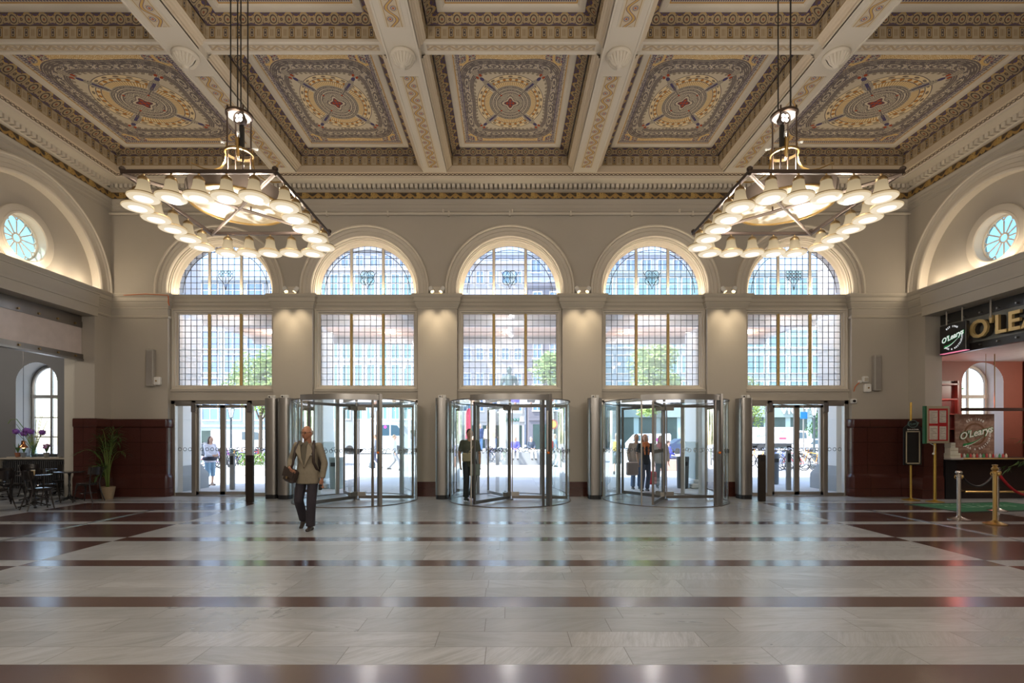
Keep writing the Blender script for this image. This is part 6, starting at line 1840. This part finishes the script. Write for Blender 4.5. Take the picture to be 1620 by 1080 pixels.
cols = [((.55, .05, .05), 'red'), ((.62, .62, .64), 'silver'), ((.03, .03, .035), 'black'), ((.05, .30, .16), 'green'), ((.70, .70, .70), 'white'), ((.10, .16, .42), 'blue'), ((.32, .08, .42), 'purple'), ((.75, .30, .05), 'orange')]
protos = {}
R7 = random.Random(21)
def bike(i, x, y, rz, lab):
    if i not in protos: protos[i] = make_bike(cols[i][0], lab); protos[i].location = (x, y, 0); protos[i].rotation_euler = (0, 0, rz)
    else: dup(protos[i], (x, y, 0), rz, lab)
order = ['first', 'second', 'third', 'fourth', 'fifth', 'sixth', 'seventh', 'eighth', 'ninth', 'tenth', 'eleventh', 'twelfth', 'thirteenth', 'fourteenth']
for r_, (yy, x0, nn, where) in enumerate(((26.8, -16.3, 9, 'front row by the left shrubs'), (30.3, -17.8, 9, 'back row by the left shrubs'), (25.0, 12.9, 10, 'front row beyond the right entrance'), (27.4, 13.6, 10, 'back row beyond the right entrance'))):
    for k in range(nn):
        ci = (k*3+r_*5+k//3) % 8
        bike(ci, x0+k*.56+R7.uniform(-.04, .04), yy+R7.uniform(-.2, .2), radians(66+R7.uniform(-5, 5)) if r_ < 2 else radians(114+R7.uniform(-5, 5)), '%s bicycle, %s from the left in the %s' % (cols[ci][1], order[k], where))
for sg, x0, x1, yy in ((-1, -17.5, -11.0, 32.2), (1, 12, 20, 29.8)):
    t = thing('street_railing', 'thin dark railing behind the %s bicycles' % ('left' if sg < 0 else 'right'), 'railing', (x0, yy, 0))
    b = MB(); b.box(0, x1-x0, -.02, .02, .95, 1.0); b.box(0, x1-x0, -.015, .015, .2, .23); b.make('rail', M_black, t)
    b = MB(); n = int((x1-x0)/.25)
    for k in range(n): b.box(k*.25, k*.25+.02, -.01, .01, 0, .97)
    b.make('balusters', M_black, t)
M_carw = plain('car_white', (.78, .79, .80), .25, 0, .6, var=.03); M_cglass = plain('car_glass', (.05, .09, .12), .08, 0, .8); M_tyre = plain('tyre', (.03, .03, .032), .7)
def vehicle(name, label, cat, x, y, prof, wins, wd, wheels, col, face=1, wr=.32):
    t = thing(name, label, cat, (x, y, 0)); t.scale = (face, 1, 1)
    MB().prism(prof, -wd/2, wd/2).make('body', col, t)
    b = MB()
    for w_ in wins: b.prism(w_, -wd/2-.012, wd/2+.012)
    b.make('windows', M_cglass, t)
    for wx in wheels:
        for s in (-1, 1): 
            MB().lathe([(0, -.11), (wr*.6, -.11), (wr, -.09), (wr, .09), (wr*.6, .11), (0, .11)], (wx, s*(wd/2-.1), wr), 20, Matrix.Rotation(pi/2, 3, 'X')).make('wheel', M_tyre, t, 40)
    b = MB(); b.box(-.02+prof[0][0], prof[0][0]+.04, -wd/2+.1, -wd/2+.35, .6, .75); b.box(-.02+prof[0][0], prof[0][0]+.04, wd/2-.35, wd/2-.1, .6, .75); b.make('tail_lamp', plain('tail_red', (.5, .02, .02), .3), t)
    return t
vanp = [(-2.4, .35), (2.45, .35), (2.5, .9), (2.3, 1.15), (1.55, 1.95), (1.3, 2.05), (-2.3, 2.08), (-2.42, 1.9)]
vanw = [[(1.15, 1.2), (2.05, 1.2), (1.55, 1.85), (1.15, 1.88)], [(.2, 1.2), (1.05, 1.2), (1.05, 1.88), (.2, 1.88)]]
carp = [(-2.1, .3), (2.15, .3), (2.2, .75), (1.3, .95), (.6, 1.45), (-1.1, 1.5), (-1.8, 1.05), (-2.15, .95)]
carw = [[(-1.5, 1.0), (-.35, 1.0), (-.35, 1.4), (-1.05, 1.4)], [(-.28, 1.0), (1.05, 1.0), (.55, 1.38), (-.28, 1.4)]]
t = vehicle('van', 'white van parked beyond the bicycles, left of the side entrance frame', 'van', -26.0, 50, vanp, vanw, 1.9, (-1.5, 1.6), M_carw); t.scale = (1.15, 1.15, 1.15)
t = vehicle('van', 'white van beyond the bicycles, seen in the narrow pane by the dark bollard', 'van', -20.2, 51, vanp, vanw, 1.9, (-1.5, 1.6), M_carw, -1); t.scale = (-1.15, 1.15, 1.15)
t = vehicle('van', 'tall silver van passing beyond the left revolving door', 'van', -13.0, 50, vanp, vanw, 1.9, (-1.5, 1.6), plain('car_silver', (.50, .53, .56), .25, .2, var=.03), 1); t.scale = (1.5, 1.5, 1.5)
MB().cyl((.8, -.96, 1.75), (.8, -.975, 1.75), .10, 16).make('round_mark', plain('mark_violet', (.6, .05, .4), .4), t)
t = vehicle('van', 'white van beyond the right revolving door behind the red haired woman', 'van', 16.6, 60, vanp, vanw, 1.9, (-1.5, 1.6), M_carw, -1)
MB().cyl((-.9, -.97, 1.35), (-.9, -.975, 1.35), .22, 16).make('round_mark', plain('mark_violet', (.45, .15, .45), .4), t)
vehicle('car', 'dark blue car beyond the granite bench', 'car', 17.8, 50, carp, carw, 1.8, (-1.35, 1.4), plain('car_navy', (.04, .06, .12), .2, .3, var=.03))
vehicle('car', 'white car parked at the far right behind the lamp post', 'car', 29.0, 47, carp, carw, 1.8, (-1.35, 1.4), M_carw)
vehicle('car', 'grey car parked left of the monument', 'car', -6.2, 52, carp, carw, 1.8, (-1.35, 1.4), plain('car_silver', (.50, .53, .56), .25, .2, var=.03), -1)
t = thing('box_truck', 'white box truck with green lettering beyond the entrance by the red pier', 'truck', (32.3, 62, 0))
MB().cbox(-2.7, 2.1, -1.2, 1.2, .9, 2.85, .04).make('cargo_box', M_carw, t)
MB().prism([(2.2, .6), (3.9, .6), (3.95, 1.5), (3.75, 2.4), (2.2, 2.5)], -1.1, 1.1).make('cab', M_carw, t)
MB().prism([(2.6, 1.5), (3.7, 1.5), (3.6, 2.2), (2.6, 2.25)], -1.11, 1.11).make('cab_window', M_cglass, t)
b = MB(); b.box(-2.6, 2.3, -1.0, 1.0, .6, .9); b.box(-1.2, 1.2, -1.22, -1.15, .45, .85); b.make('chassis', M_black, t)
for wx in (-1.8, 2.9):
    for s in (-1, 1): MB().lathe([(0, -.14), (.3, -.14), (.45, -.12), (.45, .12), (.3, .14), (0, .14)], (wx, s*1.0, .45), 20, Matrix.Rotation(pi/2, 3, 'X')).make('wheel', M_tyre, t, 40)
M_tg = plain('truck_green', (.02, .42, .13), .5, var=0)
text('MILJÖ', .50, M_tg, .004, t, 'lettering', (-1.75, -1.25, 1.85), (pi/2, radians(-14), 0))
text('SE', .50, M_tg, .004, t, 'lettering', (.75, -1.25, 2.35), (pi/2, radians(-14), 0))
MB().box(.3, 1.15, -1.215, -1.2, 1.38, 1.62).make('red_label', plain('truck_red', (.6, .05, .1), .5, var=0), t)
t = thing('traffic_sign', 'round yellow and red traffic sign on a white pole right of the monument', 'sign', (3.35, 38, 0))
MB().cyl((0, 0, 0), (0, 0, 5.2), .05, 10).make('pole', M_white, t, 40)
MB().cyl((0, -.06, 2.6), (0, -.09, 2.6), .36, 24).make('disc', plain('sign_red', (.6, .05, .04), .5, var=0), t); MB().cyl((0, -.09, 2.6), (0, -.10, 2.6), .26, 24).make('disc_face', plain('sign_yellow', (.8, .6, .1), .5, var=0), t)
t = thing('banner_flag', 'tall red feather banner left of the monument', 'banner', (-3.1, 36, 0)); MB().tube([(0, 0, 0), (0, 0, 3.2), (.2, 0, 3.7)], .02, 6).make('pole', M_white, t)
MB().prism([(0, 1.5), (.45, 1.6), (.5, 3.2), (.35, 3.7), (.1, 3.6), (0, 3.2)], -.006, .006).make('cloth', plain('banner_red', (.65, .04, .10), .7), t)
t = thing('blue_sign', 'blue square street sign on a pole right of the white truck', 'sign', (17.2, 29.5, 0)); MB().cyl((0, 0, 0), (0, 0, 3.5), .04, 8).make('pole', M_alu, t); MB().box(-.2, .2, -.05, -.02, 2.7, 3.1).make('plate', plain('sign_blue', (.03, .2, .6), .4, var=0), t)

# ------------------------------------------------------------------ trees
M_bark = plain('bark', (.12, .09, .065), .9)
def tree(x, y, zb, zt, rx, label, n=3400, col=(.15, .27, .05), seed=1, ls=.16):
    Q = random.Random(seed); t = thing('street_tree', label, 'tree', (x, y, 0), 0, 'trees on the forecourt')
    tr = MB(); tr.tube([(0, 0, 0), (.03, 0, zb), (-.02, .02, (zb+zt)/2), (.05, 0, zt-.4)], [.13, .10, .07, .03], 8)
    cl = []
    for k in range(26):
        a = Q.uniform(0, 2*pi); ph = Q.uniform(-.9, 1); r = Q.uniform(.35, 1)
        c = Vector((rx*.75*r*cos(a)*sqrt(1-ph*ph*.8), rx*.75*r*sin(a)*sqrt(1-ph*ph*.8), (zb+zt)/2+(zt-zb)*.4*ph)); cl.append((c, Q.uniform(.25, .5)*rx))
        if k % 3 == 0: tr.tube([(0, 0, zb+.2*(k % 5)), c*.5+Vector((0, 0, (zb+c.z)*.25)), c], [.045, .03, .012], 5)
    tr.make('trunk', M_bark, t, 40); b = MB()
    for k in range(n):
        c, s = Q.choice(cl); v = Vector((Q.gauss(0, 1), Q.gauss(0, 1), Q.gauss(0, .8))).normalized()*s*Q.uniform(.5, 1.05); p = c+v
        leaf_tri(b, p, p+Vector((Q.gauss(0, 1), Q.gauss(0, 1), Q.gauss(-.2, .6))).normalized()*ls*Q.uniform(.7, 1.4), ls*.4, Vector((Q.uniform(-1, 1), Q.uniform(-1, 1), Q.uniform(-.3, 1))))
    b.make('crown', plain('leaf_%.2f' % col[0], col, .6, var=.35, scale=3), t, weld=False)
tree(7.9, 27.5, 2.75, 6.6, 1.7, 'broad street tree beyond the right revolving door', 5200, (.32, .46, .14), 3)
tree(2.6, 31.5, 3.3, 6.9, 1.5, 'street tree right of the monument pedestal', 4200, (.30, .45, .12), 5)
tree(11.3, 23.8, 1.9, 4.6, .95, 'small tree seen beside the dark bollard on the entrance by the red pier', 1800, (.22, .33, .08), 7, .09)
tree(17.9, 28.6, 1.2, 4.6, 1.0, 'narrow dark tree behind the lamp post by the red pier entrance', 5200, (.06, .15, .05), 8, .09)
tree(-14.0, 28.5, 2.5, 6.4, 2.2, 'spreading light green tree beyond the entrance where the woman waits', 5600, (.34, .48, .12), 11)
tree(-18.6, 27.0, .6, 4.2, 1.2, 'tree outside the arched cafe window', 2200, (.16, .28, .07), 13)
tree(-20.2, 24.5, 1.8, 5.2, 1.5, 'second tree outside the arched cafe window, nearer the glass', 2400, (.22, .34, .08), 17)
tree(20.5, 24.5, 2.0, 5.0, 1.2, 'tree outside the arched bar window', 1800, (.16, .28, .07), 19)

# ------------------------------------------------------------------ buildings across the square
M_bglass = plain('blue_window', (.10, .20, .34), .12, 0, .8, var=.3, scale=.4); M_tglass = plain('teal_window', (.12, .26, .28), .15, 0, .8, var=.3, scale=.4)
def building(label, x0, x1, y, h, col, cols_, rows, win, gmat, frame=None, base=3.2, depth=9, off=0):
    t = thing('building', label, 'building', ((x0+x1)/2, y, 0)); hw = (x1-x0)/2
    wm = wallpaint('facade_%.2f_%.2f' % (col[0], col[2]), col)
    MB().box(-hw, hw, 0, depth, 0, h).make('walls', wm, t)
    b = MB(); b.box(-hw-.2, hw+.2, -.35, depth, h-.1, h+.35); b.box(-hw, hw, -.15, 0, base-.1, base+.25); b.make('cornice', frame or wm, t)
    ww, wh = win; dx = 2*hw/cols_; dz = (h-base-.6)/rows
    first = None
    for r in range(rows):
        for c in range(cols_):
            px, pz = -hw+dx*(c+.5), base+.5+dz*r+(dz-wh)/2
            if first is None:
                f = MB()
                f.box(-ww/2-.12, -ww/2, -.12, .0, -.1, wh+.1); f.box(ww/2, ww/2+.12, -.12, .0, -.1, wh+.1); f.box(-ww/2-.12, ww/2+.12, -.12, 0, wh, wh+.14); f.box(-ww/2-.18, ww/2+.18, -.2, 0, -.16, 0); f.box(-.04, .04, -.06, 0, 0, wh); f.box(-ww/2, ww/2, -.06, 0, wh*.62, wh*.62+.07)
                first = f.make('window', frame or M_white, t, loc=(px, 0, pz)); gl = MB().box(-ww/2, ww/2, -.03, -.0, 0, wh).make('pane', gmat, first)
            else:
                a = first.copy(); COL.objects.link(a); a.parent = t; a.location = (px, 0, pz); q = gl.copy(); COL.objects.link(q); q.parent = a
    k = max(2, int(2*hw/3.2)); s0 = None
    for c in range(k):
        sx = -hw+2*hw/k*(c+.5)
        if s0 is None: s0 = MB().box(-2*hw/k*.38, 2*hw/k*.38, -.04, .02, .1, base-.6).make('shop_window', plain('shop_glass', (.035, .06, .055), .3, 0, .4, var=.5, scale=.6), t, loc=(sx, 0, 0))
        else: a = s0.copy(); COL.objects.link(a); a.parent = t; a.location = (sx, 0, 0)
    return t
building('glass fronted building with white bands beyond the left side entrance', -60, -28, 72, 24, (.32, .37, .40), 10, 6, (2.2, 2.5), M_bglass)
building('white building with tall narrow green windows beyond the left revolving door', -27.5, -11, 68, 24, (.50, .51, .50), 10, 5, (.95, 3.2), M_tglass)
building('pale plastered building with small windows behind the monument', -10.6, 2.4, 74, 27, (.38, .375, .37), 7, 6, (1.0, 1.7), M_bglass, base=4)
building('grey brick building with a shop front right of the monument', 2.8, 12, 68, 22, (.14, .135, .155), 4, 5, (1.1, 1.9), M_bglass, base=4)
t = building('teal and white glass building with raised letters beyond the right doors', 12.6, 64, 75, 26, (.30, .39, .39), 16, 5, (2.5, 2.6), M_tglass, base=6.2)
b = MB(); b.box(-25.7, 25.7, -.5, -.02, 4.6, 6.2); b.make('sign_band', wallpaint('sign_band', (.22, .28, .27)), t)
M_vl = plain('steel_letter', (.80, .84, .86), .3, .3, var=0)
for ch, px in (('V', 1239.5), ('I', 1247.5), ('G', 1256), ('T', 1275)):
    x = (px-803)/800*74.4-38.3+CX
    text(ch, 1.3, M_vl, .14, t, 'letter', (x, -.68, 5.45), bold=.0)
building('tall pale building far behind the square, left of the statue', -44, -8, 104, 40, (.34, .36, .39), 12, 9, (1.4, 2.2), M_bglass)
building('tall bluish building far behind the square, right of the statue', -6, 50, 112, 42, (.29, .34, .42), 16, 8, (2.0, 2.8), M_bglass)
